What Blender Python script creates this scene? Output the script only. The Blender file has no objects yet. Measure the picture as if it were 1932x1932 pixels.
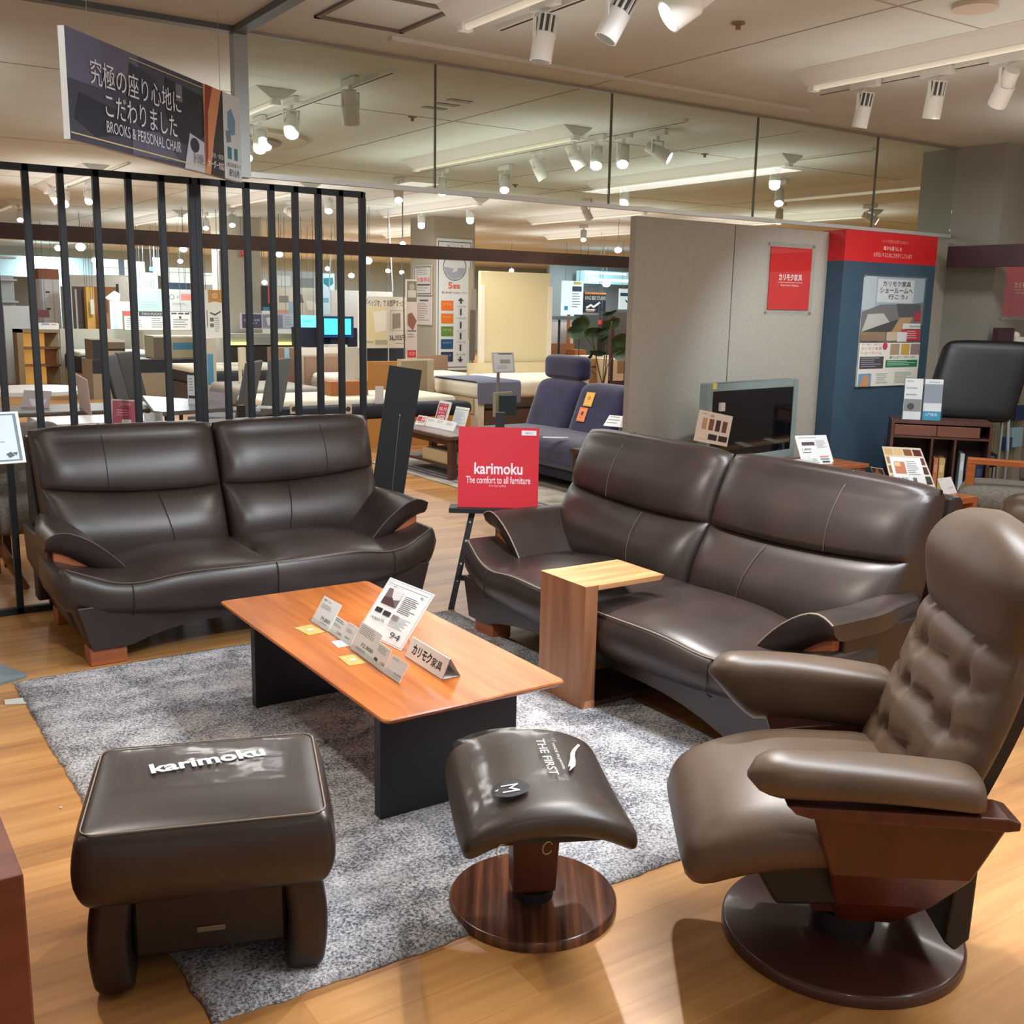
import bpy, bmesh, math, random
from math import sin, cos, pi, radians as R, sqrt
from mathutils import Vector as V, Matrix as MX
random.seed(7)
sc = bpy.context.scene; COL = sc.collection
# ------------------------------------------------------------- camera
F = 1982.0; PITCH = R(11.08); ROLL = R(1.136); AZ = R(56.0); EYE = 1.45
_f = V((0, cos(PITCH), -sin(PITCH))); _u = V((0, sin(PITCH), cos(PITCH))); _x = V((1, 0, 0))
_X = _x*cos(ROLL) + _u*sin(ROLL); _U = -_x*sin(ROLL) + _u*cos(ROLL)
def _w(v): return V((sin(AZ)*v.x + cos(AZ)*v.y, -cos(AZ)*v.x + sin(AZ)*v.y, v.z))
CX, CU, CF = _w(_X), _w(_U), _w(_f); CP = V((0, 0, EYE))
cam = bpy.data.cameras.new('camera'); cam.sensor_width = 36; cam.lens = F/1932*36; cam.clip_start = .05; cam.clip_end = 200
co = bpy.data.objects.new('camera', cam); COL.objects.link(co)
co.matrix_world = MX(((CX.x, CU.x, -CF.x, 0), (CX.y, CU.y, -CF.y, 0), (CX.z, CU.z, -CF.z, EYE), (0, 0, 0, 1)))
sc.camera = co
def ray(px, py): return CF + CX*((px-966)/F) - CU*((py-966)/F)
def at(px, py, z=0.0): r = ray(px, py); return CP + r*((z-EYE)/r.z)      # point of the place at height z
def aty(px, py, y): r = ray(px, py); return CP + r*(y/r.y)               # ... on the plane Y = y
def atx(px, py, x): r = ray(px, py); return CP + r*(x/r.x)
# ------------------------------------------------------------- world, view, lights
sc.view_settings.view_transform = 'Standard'; sc.view_settings.look = 'None'
sc.view_settings.exposure = 0.14; sc.view_settings.gamma = 1; sc.view_settings.use_curve_mapping = False
w = bpy.data.worlds.new('world'); sc.world = w; w.use_nodes = True
w.node_tree.nodes['Background'].inputs[0].default_value = (1.0, .96, .92, 1); w.node_tree.nodes['Background'].inputs[1].default_value = .46
cy = sc.cycles; cy.max_bounces = 6; cy.diffuse_bounces = 3; cy.glossy_bounces = 3; cy.transmission_bounces = 6; cy.transparent_max_bounces = 10
cy.caustics_reflective = False; cy.caustics_refractive = False; cy.sample_clamp_indirect = 4
def light(kind, name, loc, aim, power, col=(1, .95, .88), size=.1, sy=None, cone=None, blend=.5, parent=None):
    l = bpy.data.lights.new(name, kind); l.energy = power; l.color = col
    if kind == 'AREA':
        l.size = size
        if sy: l.shape = 'RECTANGLE'; l.size_y = sy
    else: l.shadow_soft_size = size
    if kind == 'SPOT': l.spot_size = R(cone or 60); l.spot_blend = blend
    o = bpy.data.objects.new(name, l); COL.objects.link(o); o.location = loc
    d = V(aim) - V(loc); o.rotation_euler = d.to_track_quat('-Z', 'Y').to_euler()
    return o
CEIL = 2.7
WARM = (1, .91, .79); COOL = (.84, .93, 1.0); NEUT = (1, .97, .93)
# ceiling rows of the shop floor plus added fill areas; battens below match some
for (x, y, p, c) in [(4.7, 7.4, 26, NEUT), (6.8, 7.4, 24, NEUT), (2.5, 7.6, 24, NEUT), (4.7, 12, 42, NEUT), (2.5, 12.2, 42, NEUT), (7.0, 12, 40, NEUT), (9.0, 9.5, 36, NEUT),
                     (4.7, 17, 80, COOL), (8, 17, 80, COOL), (11.5, 13, 60, NEUT), (6, 22, 110, COOL), (10, 22, 110, COOL), (14, 17, 80, COOL), (14, 9, 50, NEUT), (.4, 8, 20, NEUT), (1, 14, 40, NEUT),
                     (2.9, -1.4, 18, COOL), (.4, 3.4, 9, NEUT), (2.5, 1.6, 100, (.90, .95, 1)), (5, 26.5, 320, COOL), (11, 26, 320, COOL), (17, 24, 260, COOL), (4.8, .4, 20, NEUT), (6.4, 3.2, 24, NEUT), (-1.8, 4.4, 14, NEUT)]:  # added areas without lit fittings, for sofa sheen, near fill and the far wall
    light('AREA', 'ceiling_row_and_fill', (x, y, 2.52), (x, y, 0), p, c, .3, 2.4)
for (x, y, p) in [(2.5, 2.9, 5), (4.62, 2.6, 6), (4.68, 7.4, 9), (6.82, 7.4, 9), (2.5, 7.5, 8), (4.68, 12, 10), (2.5, 12, 10), (6.8, 12, 10), (9, 11.6, 10), (.4, 7.5, 6), (.4, 2.4, 5), (.4, 12, 8), (6.8, 2.6, 8), (5, 17, 14), (9, 16.5, 14), (11.1, 10, 12), (11.1, 14.5, 12), (2.5, -1.2, 7)]:
    light('AREA', 'ceiling_fill_uplight', (x, y, 2.25), (x, y, 4), p, NEUT, 1.1, 2.8)  # unseen upward fill added to brighten the ceiling; no batten shines this way
# spot lamps over the seating group
for (loc, aim, p, c, sz, cn, bl) in [((2.75, 3.9, 2.45), (1.1, 3.5, 0), 110, NEUT, .035, 62, .5), ((2.8, 3.3, 2.45), (1.9, 2.2, 0), 170, NEUT, .03, 60, .5),
        ((.75, 3.3, 2.45), (2.7, 2.9, .3), 80, WARM, .03, 56, .5), ((.9, .9, 2.5), (1.6, 4.8, .6), 170, COOL, .07, 44, .6), ((.3, 3.4, 2.45), (.3, 2.6, 0), 90, WARM, .04, 60, .6),
        ((.2, -.6, 2.5), (1.9, 1.5, .5), 22, WARM, .06, 50, .6), ((4.9, 3.4, 2.45), (5.9, 4.9, .8), 110, COOL, .04, 66, .7), ((4.7, 6.0, 2.4), (5.0, 7.4, .2), 60, WARM, .04, 60, .7), ((7.2, 10.6, 2.3), (8.1, 12.3, .9), 50, (1, .82, .5), .05, 60, .9)]:
    light('SPOT', 'seating_spot', loc, aim, p, c, sz, cone=cn, blend=bl)
# ------------------------------------------------------------- materials
def lin(c): return tuple((x/255/12.92 if x/255 <= .04045 else ((x/255+.055)/1.055)**2.4) for x in c)
_m = {}
def flat(c, rough=.55, metal=0, emit=0, spec=.5, alpha=1):
    k = (tuple(c), rough, metal, emit, spec, alpha)
    if k in _m: return _m[k]
    m = bpy.data.materials.new('plain_%d_%d_%d' % tuple(c)); m.use_nodes = True
    b = m.node_tree.nodes['Principled BSDF']; col = (*lin(c), 1)
    b.inputs['Base Color'].default_value = col; b.inputs['Roughness'].default_value = rough; b.inputs['Metallic'].default_value = metal
    b.inputs['Specular IOR Level'].default_value = spec; b.inputs['Alpha'].default_value = alpha
    if emit: b.inputs['Emission Color'].default_value = col; b.inputs['Emission Strength'].default_value = emit
    _m[k] = m; return m
def nodes(m): return m.node_tree.nodes, m.node_tree.links, m.node_tree.nodes['Principled BSDF']
def noisy(name, c1, c2, rough, scale, bump=.1, bscale=None, stretch=(1, 1, 1), spec=.5, detail=4, dist=.002, lo=.35, hi=.65, sheen=0, coat=0):
    m = bpy.data.materials.new(name); m.use_nodes = True; N, L, b = nodes(m)
    tc = N.new('ShaderNodeTexCoord'); mp = N.new('ShaderNodeMapping'); mp.inputs['Scale'].default_value = stretch; L.new(tc.outputs['Object'], mp.inputs[0])
    n = N.new('ShaderNodeTexNoise'); n.inputs['Scale'].default_value = scale; n.inputs['Detail'].default_value = detail; L.new(mp.outputs[0], n.inputs[0])
    r = N.new('ShaderNodeValToRGB'); r.color_ramp.elements[0].color = (*lin(c1), 1); r.color_ramp.elements[1].color = (*lin(c2), 1)
    r.color_ramp.elements[0].position = lo; r.color_ramp.elements[1].position = hi
    L.new(n.outputs[0], r.inputs[0]); L.new(r.outputs[0], b.inputs['Base Color'])
    n2 = N.new('ShaderNodeTexNoise'); n2.inputs['Scale'].default_value = bscale or scale*4; n2.inputs['Detail'].default_value = 3; L.new(mp.outputs[0], n2.inputs[0])
    bp = N.new('ShaderNodeBump'); bp.inputs['Strength'].default_value = bump; bp.inputs['Distance'].default_value = dist
    L.new(n2.outputs[0], bp.inputs['Height']); L.new(bp.outputs[0], b.inputs['Normal'])
    b.inputs['Roughness'].default_value = rough; b.inputs['Specular IOR Level'].default_value = spec
    if sheen: b.inputs['Sheen Weight'].default_value = sheen; b.inputs['Sheen Roughness'].default_value = .4
    if coat: b.inputs['Coat Weight'].default_value = coat; b.inputs['Coat Roughness'].default_value = .08
    return m
LEATHER = noisy('brown_leather', (46, 36, 33), (57, 45, 41), .36, 5, .25, 260, spec=.62, dist=.0008)
LEATHER2 = noisy('taupe_leather', (86, 67, 52), (99, 79, 62), .40, 5, .25, 260, spec=.5, dist=.0008)
LEATHERM = noisy('mid_brown_leather', (56, 46, 40), (66, 54, 46), .38, 5, .25, 260, spec=.5, dist=.0008)
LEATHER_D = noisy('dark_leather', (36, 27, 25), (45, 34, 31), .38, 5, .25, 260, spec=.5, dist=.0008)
BLACKLEATHER = noisy('black_leather', (15, 18, 23), (22, 26, 31), .42, 5, .2, 200, dist=.0008)
BLUE = noisy('navy_velvet', (28, 28, 58), (44, 42, 80), .85, 6, .3, 90, sheen=.6)
GREYF = noisy('grey_fabric', (112, 106, 98), (136, 130, 120), .9, 60, .5, 200)
def wood(name, c1, c2, rough=.35, scale=3.0, axis=1, coat=0):
    st = [14, 14, 14]; st[axis] = .9
    return noisy(name, c1, c2, rough, scale, .08, scale*3, tuple(st), detail=6, dist=.001, lo=.3, hi=.7, coat=coat)
TABLEWOOD = wood('orange_oak_veneer', (156, 82, 32), (192, 112, 50), .25, 2.2, 1)
WALNUT = wood('walnut_veneer_upright', (134, 86, 58), (176, 122, 86), .35, 1.6, 2)
WALNUT_X = wood('walnut_veneer_top', (178, 122, 78), (222, 166, 116), .35, 1.8, 0)
REDWOOD = wood('reddish_stained_wood', (74, 34, 22), (96, 46, 30), .3, 1.6, 2)
FOOTWOOD = wood('beech_foot_wood', (150, 84, 50), (178, 106, 68), .35, 2, 0)
DARKWOOD = wood('dark_walnut', (66, 40, 32), (92, 58, 46), .35, 2, 1)
BROWNWOOD = wood('mid_brown_wood', (110, 70, 50), (140, 92, 66), .4, 2, 0)
TANWOOD = wood('tan_board', (166, 122, 70), (186, 140, 84), .5, 1, 0)
CLOTHWALL = noisy('beige_cloth_panel', (166, 160, 148), (178, 172, 160), .9, 120, .2, 300)
def basewood():
    m = bpy.data.materials.new('striped_rosewood'); m.use_nodes = True; N, L, b = nodes(m)
    tc = N.new('ShaderNodeTexCoord'); mp = N.new('ShaderNodeMapping'); mp.vector_type = 'TEXTURE'; mp.inputs['Rotation'].default_value = (0, 0, R(-34)); mp.inputs['Scale'].default_value = (1/16, 1/.6, 1)
    L.new(tc.outputs['Object'], mp.inputs[0]); n = N.new('ShaderNodeTexNoise'); n.inputs['Scale'].default_value = 2.2; n.inputs['Detail'].default_value = 3; L.new(mp.outputs[0], n.inputs[0])
    r = N.new('ShaderNodeValToRGB'); e = r.color_ramp.elements; e[0].position = .36; e[0].color = (*lin((58, 34, 26)), 1); e[1].position = .66; e[1].color = (*lin((124, 78, 54)), 1)
    x = e.new(.5); x.color = (*lin((86, 52, 38)), 1)
    L.new(n.outputs[0], r.inputs[0]); L.new(r.outputs[0], b.inputs['Base Color']); b.inputs['Roughness'].default_value = .22
    return m
BASEWOOD = basewood()
def floor_mat():
    m = bpy.data.materials.new('oak_plank_floor'); m.use_nodes = True; N, L, b = nodes(m)
    tc = N.new('ShaderNodeTexCoord')
    br = N.new('ShaderNodeTexBrick'); br.inputs['Scale'].default_value = 1; br.offset = .37; br.inputs['Brick Width'].default_value = 1.2; br.inputs['Row Height'].default_value = .125
    br.inputs['Mortar Size'].default_value = .0012; br.inputs['Color1'].default_value = (0, 0, 0, 1); br.inputs['Color2'].default_value = (1, 1, 1, 1); br.inputs['Mortar'].default_value = (.25, .25, .25, 1); br.inputs['Bias'].default_value = 0
    L.new(tc.outputs['Object'], br.inputs[0])
    mp = N.new('ShaderNodeMapping'); mp.inputs['Scale'].default_value = (1.3, 16, 1); L.new(tc.outputs['Object'], mp.inputs[0])
    n = N.new('ShaderNodeTexNoise'); n.inputs['Scale'].default_value = 1.4; n.inputs['Detail'].default_value = 6; n.inputs['Distortion'].default_value = .4; L.new(mp.outputs[0], n.inputs[0])
    a = N.new('ShaderNodeMix'); a.data_type = 'RGBA'; a.inputs[0].default_value = .68
    L.new(br.outputs[0], a.inputs[6]); L.new(n.outputs[0], a.inputs[7])
    r = N.new('ShaderNodeValToRGB'); e = r.color_ramp.elements; e[0].position = .2; e[0].color = (*lin((146, 98, 54)), 1); e[1].position = .78; e[1].color = (*lin((214, 162, 100)), 1)
    x = e.new(.5); x.color = (*lin((188, 134, 78)), 1)
    L.new(a.outputs[2], r.inputs[0]); L.new(r.outputs[0], b.inputs['Base Color']); b.inputs['Roughness'].default_value = .33
    bp = N.new('ShaderNodeBump'); bp.inputs['Strength'].default_value = .15; bp.inputs['Distance'].default_value = .001; L.new(n.outputs[0], bp.inputs['Height']); L.new(bp.outputs[0], b.inputs['Normal'])
    return m
def rug_mat():
    m = bpy.data.materials.new('mottled_grey_rug'); m.use_nodes = True; N, L, b = nodes(m)
    tc = N.new('ShaderNodeTexCoord')
    n = N.new('ShaderNodeTexNoise'); n.inputs['Scale'].default_value = 130; n.inputs['Detail'].default_value = 3; n.inputs['Roughness'].default_value = .7; L.new(tc.outputs['Object'], n.inputs[0])
    n2 = N.new('ShaderNodeTexNoise'); n2.inputs['Scale'].default_value = 7; n2.inputs['Detail'].default_value = 5; n2.inputs['Distortion'].default_value = .3
    mp = N.new('ShaderNodeMapping'); mp.inputs['Scale'].default_value = (.8, 1.2, 1); L.new(tc.outputs['Object'], mp.inputs[0]); L.new(mp.outputs[0], n2.inputs[0])
    a = N.new('ShaderNodeMix'); a.data_type = 'RGBA'; a.inputs[0].default_value = .33; L.new(n.outputs[0], a.inputs[6]); L.new(n2.outputs[0], a.inputs[7])
    r = N.new('ShaderNodeValToRGB'); e = r.color_ramp.elements; e[0].position = .40; e[0].color = (*lin((84, 85, 92)), 1); e[1].position = .6; e[1].color = (*lin((214, 212, 214)), 1)
    L.new(a.outputs[2], r.inputs[0]); L.new(r.outputs[0], b.inputs['Base Color']); b.inputs['Roughness'].default_value = .95; b.inputs['Specular IOR Level'].default_value = .1
    bp = N.new('ShaderNodeBump'); bp.inputs['Strength'].default_value = .9; bp.inputs['Distance'].default_value = .008; L.new(n.outputs[0], bp.inputs['Height']); L.new(bp.outputs[0], b.inputs['Normal'])
    return m
def glass_mat(name, tint, refl=.06, rough=0.0):
    m = bpy.data.materials.new(name); m.use_nodes = True; N, L = m.node_tree.nodes, m.node_tree.links
    for x in list(N): N.remove(x)
    o = N.new('ShaderNodeOutputMaterial'); t = N.new('ShaderNodeBsdfTransparent'); t.inputs[0].default_value = (*tint, 1)
    g = N.new('ShaderNodeBsdfGlossy'); g.inputs['Roughness'].default_value = rough
    fr = N.new('ShaderNodeMath'); fr.operation = 'POWER'; fr.inputs[1].default_value = 4.0; lw = N.new('ShaderNodeLayerWeight'); lw.inputs[0].default_value = .5; L.new(lw.outputs['Facing'], fr.inputs[0])
    ml = N.new('ShaderNodeMath'); ml.operation = 'MULTIPLY_ADD'; ml.inputs[1].default_value = .5; ml.inputs[2].default_value = refl; L.new(fr.outputs[0], ml.inputs[0]); fr = ml
    mi = N.new('ShaderNodeMixShader'); L.new(fr.outputs[0], mi.inputs[0]); L.new(t.outputs[0], mi.inputs[1]); L.new(g.outputs[0], mi.inputs[2]); L.new(mi.outputs[0], o.inputs[0])
    return m
GLASS = glass_mat('green_tinted_glass', (.91, .955, .915), .035); ACRYL = glass_mat('clear_acrylic', (.97, .98, .98), .03)
FILM = glass_mat('clear_plastic_film', (.97, .97, .97), .035, rough=.12)
BLACK = flat((26, 28, 32), .5); BLACKM = flat((20, 26, 32), .5); WHITE = flat((232, 230, 226), .5); STEEL = flat((190, 192, 192), .35, .8)
ALU = flat((168, 172, 172), .4, .5); STITCH = flat((150, 134, 118), .6); SEAM = flat((26, 20, 18), .6)
# ------------------------------------------------------------- mesh builder
class MB:
    def __init__(s): s.v = []; s.f = []; s.k = []; s.m = [MX.Identity(4)]; s.cur = 0
    def push(s, m): s.m.append(s.m[-1] @ m); return s
    def pop(s): s.m.pop(); return s
    def mat(s, i): s.cur = i; return s
    def add(s, vs, fs):
        o = len(s.v); T = s.m[-1]; s.v += [T @ V(p) for p in vs]; s.f += [[i+o for i in q] for q in fs]; s.k += [s.cur]*len(fs); return s
    def box(s, x0, x1, y0, y1, z0, z1):
        vs = [(x, y, z) for z in (z0, z1) for y in (y0, y1) for x in (x0, x1)]
        return s.add(vs, [(0, 2, 3, 1), (4, 5, 7, 6), (0, 1, 5, 4), (2, 6, 7, 3), (0, 4, 6, 2), (1, 3, 7, 5)])
    def prism(s, pts, lo, hi, ax='y'):
        n = len(pts); mk = {'y': lambda a, b, t: (a, t, b), 'x': lambda a, b, t: (t, a, b), 'z': lambda a, b, t: (a, b, t)}[ax]
        vs = [mk(a, b, lo) for a, b in pts] + [mk(a, b, hi) for a, b in pts]
        return s.add(vs, [tuple(range(n)), tuple(range(2*n-1, n-1, -1))] + [(i, i+n, (i+1) % n+n, (i+1) % n) for i in range(n)])
    def loft(s, secs, cap=True, closed=True):
        n = len(secs[0]); vs = [p for q in secs for p in q]; fs = []
        for i in range(len(secs)-1):
            for j in range(n if closed else n-1):
                k = (j+1) % n; fs.append((i*n+j, i*n+k, (i+1)*n+k, (i+1)*n+j))
        if cap and closed: fs += [tuple(range(n-1, -1, -1)), tuple((len(secs)-1)*n+j for j in range(n))]
        return s.add(vs, fs)
    def cyl(s, p0, p1, r0, r1=None, seg=16, cap=True):
        p0, p1 = V(p0), V(p1); r1 = r0 if r1 is None else r1; d = (p1-p0).normalized(); a = d.orthogonal().normalized(); b = d.cross(a)
        return s.loft([[p+(a*cos(t)+b*sin(t))*r for t in [2*pi*i/seg for i in range(seg)]] for p, r in ((p0, r0), (p1, r1))], cap)
    def tube(s, path, r, seg=6):
        path = [V(p) for p in path]; secs = []; a = None
        for i, p in enumerate(path):
            d = (path[min(i+1, len(path)-1)]-path[max(i-1, 0)]).normalized()
            a = (d.orthogonal() if a is None else a-d*a.dot(d)).normalized(); b = d.cross(a)
            secs.append([p+(a*cos(t)+b*sin(t))*r for t in [2*pi*j/seg for j in range(seg)]])
        return s.loft(secs)
    def disc(s, c, r, z0, z1, seg=64, edge=0):
        pr = [(0, z0), (r, z0), (r, z1-edge), (r-edge*.4, z1-edge*.3), (r-edge, z1), (0, z1)] if edge else [(0, z0), (r, z0), (r, z1), (0, z1)]
        secs = [[(c[0]+cos(t)*max(q, 1e-4), c[1]+sin(t)*max(q, 1e-4), z) for q, z in pr] for t in [2*pi*i/seg for i in range(seg+1)]]
        return s.loft(secs, False, False)
    def ell(s, c, rx, ry, rz, n=16, m=10):
        secs = [[(c[0]+rx*sin(pi*i/m)*cos(2*pi*j/n), c[1]+ry*sin(pi*i/m)*sin(2*pi*j/n), c[2]+rz*cos(pi*i/m)) for j in range(n)] for i in range(m+1)]
        return s.loft(secs, False)
    def build(s, name, mats, parent=None, smooth=False, bevel=0, seg=2, sub=0, ang=40):
        me = bpy.data.meshes.new(name); me.from_pydata([tuple(p) for p in s.v], [], s.f)
        if not isinstance(mats, (list, tuple)): mats = [mats]
        for m in mats: me.materials.append(m)
        for p, k in zip(me.polygons, s.k): p.material_index = k
        bm = bmesh.new(); bm.from_mesh(me); bmesh.ops.remove_doubles(bm, verts=bm.verts, dist=1e-5); bmesh.ops.recalc_face_normals(bm, faces=bm.faces)
        if smooth:
            for f in bm.faces: f.smooth = True
            for e in bm.edges:
                if len(e.link_faces) == 2 and e.calc_face_angle(0) > R(ang): e.smooth = False
        bm.to_mesh(me); bm.free()
        o = bpy.data.objects.new(name, me); COL.objects.link(o)
        if parent: o.parent = parent
        if bevel: b = o.modifiers.new('b', 'BEVEL'); b.width = bevel; b.segments = seg; b.limit_method = 'ANGLE'; b.angle_limit = R(35)
        if sub: q = o.modifiers.new('s', 'SUBSURF'); q.levels = sub; q.render_levels = sub
        return o
def soft(mb, x0, x1, y0, y1, z0, z1, r, n=14, warp=None, puff=0, pw=4):
    """rounded cushion block, optional bulge and warp"""
    hx, hy, hz = (x1-x0)/2, (y1-y0)/2, (z1-z0)/2; c = V(((x0+x1)/2, (y0+y1)/2, (z0+z1)/2)); r = min(r, hx, hy, hz)
    def samp(h):
        inner = h-r; a = [inner+r*sin(t) for t in (pi/2, pi/3, pi/6)]; m = [inner*(-1+2*i/n) for i in range(n+1)]
        return [-q for q in a] + m + a[::-1]
    for ax in range(3):
        for sg in (-1, 1):
            H = (hx, hy, hz); a1, a2 = [(1, 2), (2, 0), (0, 1)][ax]; A, B = samp(H[a1]), samp(H[a2]); grid = []
            for a in A:
                row = []
                for b in B:
                    q = [0, 0, 0]; q[ax] = sg*H[ax]; q[a1] = a; q[a2] = b
                    i = [max(-(H[k]-r), min(H[k]-r, q[k])) for k in range(3)]
                    d = V(q)-V(i); d = d.normalized()*r if d.length > 1e-9 else d
                    p = V(i)+d
                    if puff:
                        fx, fy, fz = (1-abs(p.x/hx)**pw), (1-abs(p.y/hy)**pw), (1-abs(p.z/hz)**pw)
                        k = puff
                        p = V((p.x + (k*.6*fy*fz if p.x > 0 else -k*.6*fy*fz)*abs(p.x/hx)**3, p.y + (k*.6*fx*fz if p.y > 0 else -k*.6*fx*fz)*abs(p.y/hy)**3, p.z + (k*fx*fy if p.z > 0 else -k*fx*fy*.3)*abs(p.z/hz)**3))
                    p = p+c
                    row.append(V(warp(p)) if warp else p)
                grid.append(row)
            mb.loft(grid, False, False)
    return mb
def tag(o, label=None, cat=None, group=None, kind=None):
    if label: o['label'] = label
    if cat: o['category'] = cat
    if group: o['group'] = group
    if kind: o['kind'] = kind
    return o
def thing(name, label, cat, loc=(0, 0, 0), rz=0, group=None, M=None):
    o = bpy.data.objects.new(name, None); COL.objects.link(o); o.location = loc; o.rotation_euler = (0, 0, rz); o.empty_display_size = .1
    if M: o.matrix_world = M
    return tag(o, label, cat, group)
def copytree(o, label=None, parent=None, M=None, loc=None, rz=None):
    c = o.copy(); COL.objects.link(c); c.parent = parent
    if label: c['label'] = label
    if loc is not None: c.location = loc
    if rz is not None: c.rotation_euler = (0, 0, rz)
    if M is not None: c.matrix_world = M
    for ch in [x for x in bpy.data.objects if x.parent == o]: copytree(ch, None, c)
    return c
# ------------------------------------------------------------- printed sheets and signs
_tc = {}
def glyphs(txt, bold=0):
    k = (txt, bold)
    if k not in _tc:
        c = bpy.data.curves.new('t', 'FONT'); c.body = txt; c.offset = bold; c.resolution_u = 3
        o = bpy.data.objects.new('t', c); me = bpy.data.meshes.new_from_object(o)
        vs = [v.co.copy() for v in me.vertices]; fs = [tuple(p.vertices) for p in me.polygons]
        x0 = min(v.x for v in vs); x1 = max(v.x for v in vs); y0 = min(v.y for v in vs); y1 = max(v.y for v in vs)
        _tc[k] = ([V(((v.x-x0)/(x1-x0), (v.y-y0)/(y1-y0), 0)) for v in vs], fs, (x1-x0)/(y1-y0))
        bpy.data.objects.remove(o); bpy.data.curves.remove(c); bpy.data.meshes.remove(me)
    return _tc[k]
def printing(items, w, h, eps=.0006):
    """one mesh of everything printed: local x right, z up, face at y=0 looking to -y; u,v in 0..1, v down"""
    mb = MB(); mats = []; idx = {}; rnd = random.Random(3)
    def mat(c, e=0):
        m = c if not isinstance(c, tuple) else flat(c, .5, 0, e)
        if m.name not in idx: idx[m.name] = len(mats); mats.append(m)
        mb.mat(idx[m.name])
    y = -eps
    for it in items:
        t = it[0]
        if t == 'r': _, a, b, c, d, col = it[:6]; mat(col, it[6] if len(it) > 6 else 0); mb.add([(a*w, y, (1-b)*h), (c*w, y, (1-b)*h), (c*w, y, (1-d)*h), (a*w, y, (1-d)*h)], [(0, 1, 2, 3)])
        elif t == 't':
            _, s, a, b, c, d, col = it[:7]; mat(col); g, fs, ar = glyphs(s, it[7] if len(it) > 7 else 0)
            mb.add([((a+(c-a)*p.x)*w, y, (1-d+(d-b)*p.y)*h) for p in g], fs)
        elif t == 'l':
            _, a, b, c, d, n, col = it; mat(col)
            for i in range(n):
                z0 = b+(d-b)*i/n; z1 = z0+(d-b)/n*.32; e = a+(c-a)*(.6+.4*rnd.random())
                mb.add([(a*w, y, (1-z0)*h), (e*w, y, (1-z0)*h), (e*w, y, (1-z1)*h), (a*w, y, (1-z1)*h)], [(0, 1, 2, 3)])
        elif t == 'c':
            _, a, b, r, col = it[:5]; ry = it[5] if len(it) > 5 else r*w/h; mat(col); n = 28
            mb.add([((a+r*cos(2*pi*i/n))*w, y, (1-b+ry*sin(2*pi*i/n))*h) for i in range(n)], [tuple(range(n))])
        elif t == 'o':
            _, a, b, r, th, col = it; ry = r*w/h; mat(col); n = 28; q = (r-th)/r
            vs = [((a+r*k*cos(2*pi*i/n))*w, y, (1-b+ry*k*sin(2*pi*i/n))*h) for k in (1, q) for i in range(n)]
            mb.add(vs, [(i, (i+1) % n, n+(i+1) % n, n+i) for i in range(n)])
        elif t == 'p': _, pts, col = it; mat(col); mb.add([(a*w, y, (1-b)*h) for a, b in pts], [tuple(range(len(pts)))])
        elif t == 'f':
            _, a, b, c, d, th, col = it; mat(col); tu, tv = th, th*w/h
            for q in ((a, b, c, b+tv), (a, d-tv, c, d), (a, b, a+tu, d), (c-tu, b, c, d)): mb.add([(q[0]*w, y, (1-q[1])*h), (q[2]*w, y, (1-q[1])*h), (q[2]*w, y, (1-q[3])*h), (q[0]*w, y, (1-q[3])*h)], [(0, 1, 2, 3)])
        y -= eps*.5
    return mb, mats
def facing(p, rz, lean=0, roll=0):
    """frame whose local -y looks to the heading: rz turns it about z, lean tips the top backwards"""
    return MX.Translation(V(p)) @ MX.Rotation(rz, 4, 'Z') @ MX.Rotation(roll, 4, 'Y') @ MX.Rotation(-lean, 4, 'X')
def sheet(name, label, cat, M, w, h, t, base, items, group=None, parent=None, bevel=0, part='printed_face', board='board'):
    """a sheet of w x h x t with its lower left front corner at M's origin"""
    b = MB().box(0, w, 0, t, 0, h)
    if items is None or len(items) == 0:
        o = b.build(name, base, parent, bevel=bevel); o.matrix_world = M
        if not parent: tag(o, label, cat, group)
        return o
    if parent: root = bpy.data.objects.new(name, None); COL.objects.link(root); root.parent = parent; root.matrix_parent_inverse = MX.Identity(4); root.matrix_basis = M
    else: root = thing(name, label, cat, group=group, M=M)
    b.build(board, base, root, bevel=bevel)
    pm, mats = printing(items, w, h); pm.build(part, mats, root)
    return root
def struct(name, mb, mats, **k): return tag(mb.build(name, mats, **k), kind='structure')
# ============================================================= structure
FLOOR = floor_mat()
CEILM = noisy('painted_ceiling', (206, 212, 206), (212, 218, 212), .9, 3, .12, 160, dist=.001)
struct('floor', MB().box(-7, 34, -5, 34, -.05, 0), FLOOR)
mb = MB().box(-7, 34, -5, 34, CEIL, CEIL+.1)
struct('ceiling', mb, CEILM)
struct('wall_back', MB().box(-7, 34, 30, 30.1, 0, CEIL), flat((178, 196, 200), .8))
struct('wall_right', MB().box(30, 30.1, -5, 30, 0, CEIL), flat((150, 166, 168), .8))
# ceiling rails, joints and hatch
mb = MB().box(-1.5, 1.80, 5.06, 5.12, 2.675, 2.7).box(1.80, 1.86, -1, 5.1, 2.67, 2.7)
struct('trim_1', mb, flat((96, 98, 96), .5, .3))
mb = MB().box(1.86, 7.5, 5.085, 5.115, 2.685, 2.7); struct('trim_2', mb, flat((150, 146, 134), .5))
mb = MB().box(2.47, 5.4, 4.76, 4.80, 2.68, 2.7); struct('trim_3', mb, flat((212, 208, 200), .8))
mb = MB()
for (x, y0, y1) in ((1.02, -2, 5), (3.9, -2, 30), (6.0, 5.3, 30), (-.6, 3, 30), (9.4, 3, 30)): mb.box(x, x+.006, y0, y1, 2.697, 2.7)
for y in (3.0, 6.6, 9.6, 12.6, 16): mb.box(-5, 20, y, y+.006, 2.697, 2.7)
struct('trim_4', mb, flat((178, 170, 158), .9))
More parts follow.
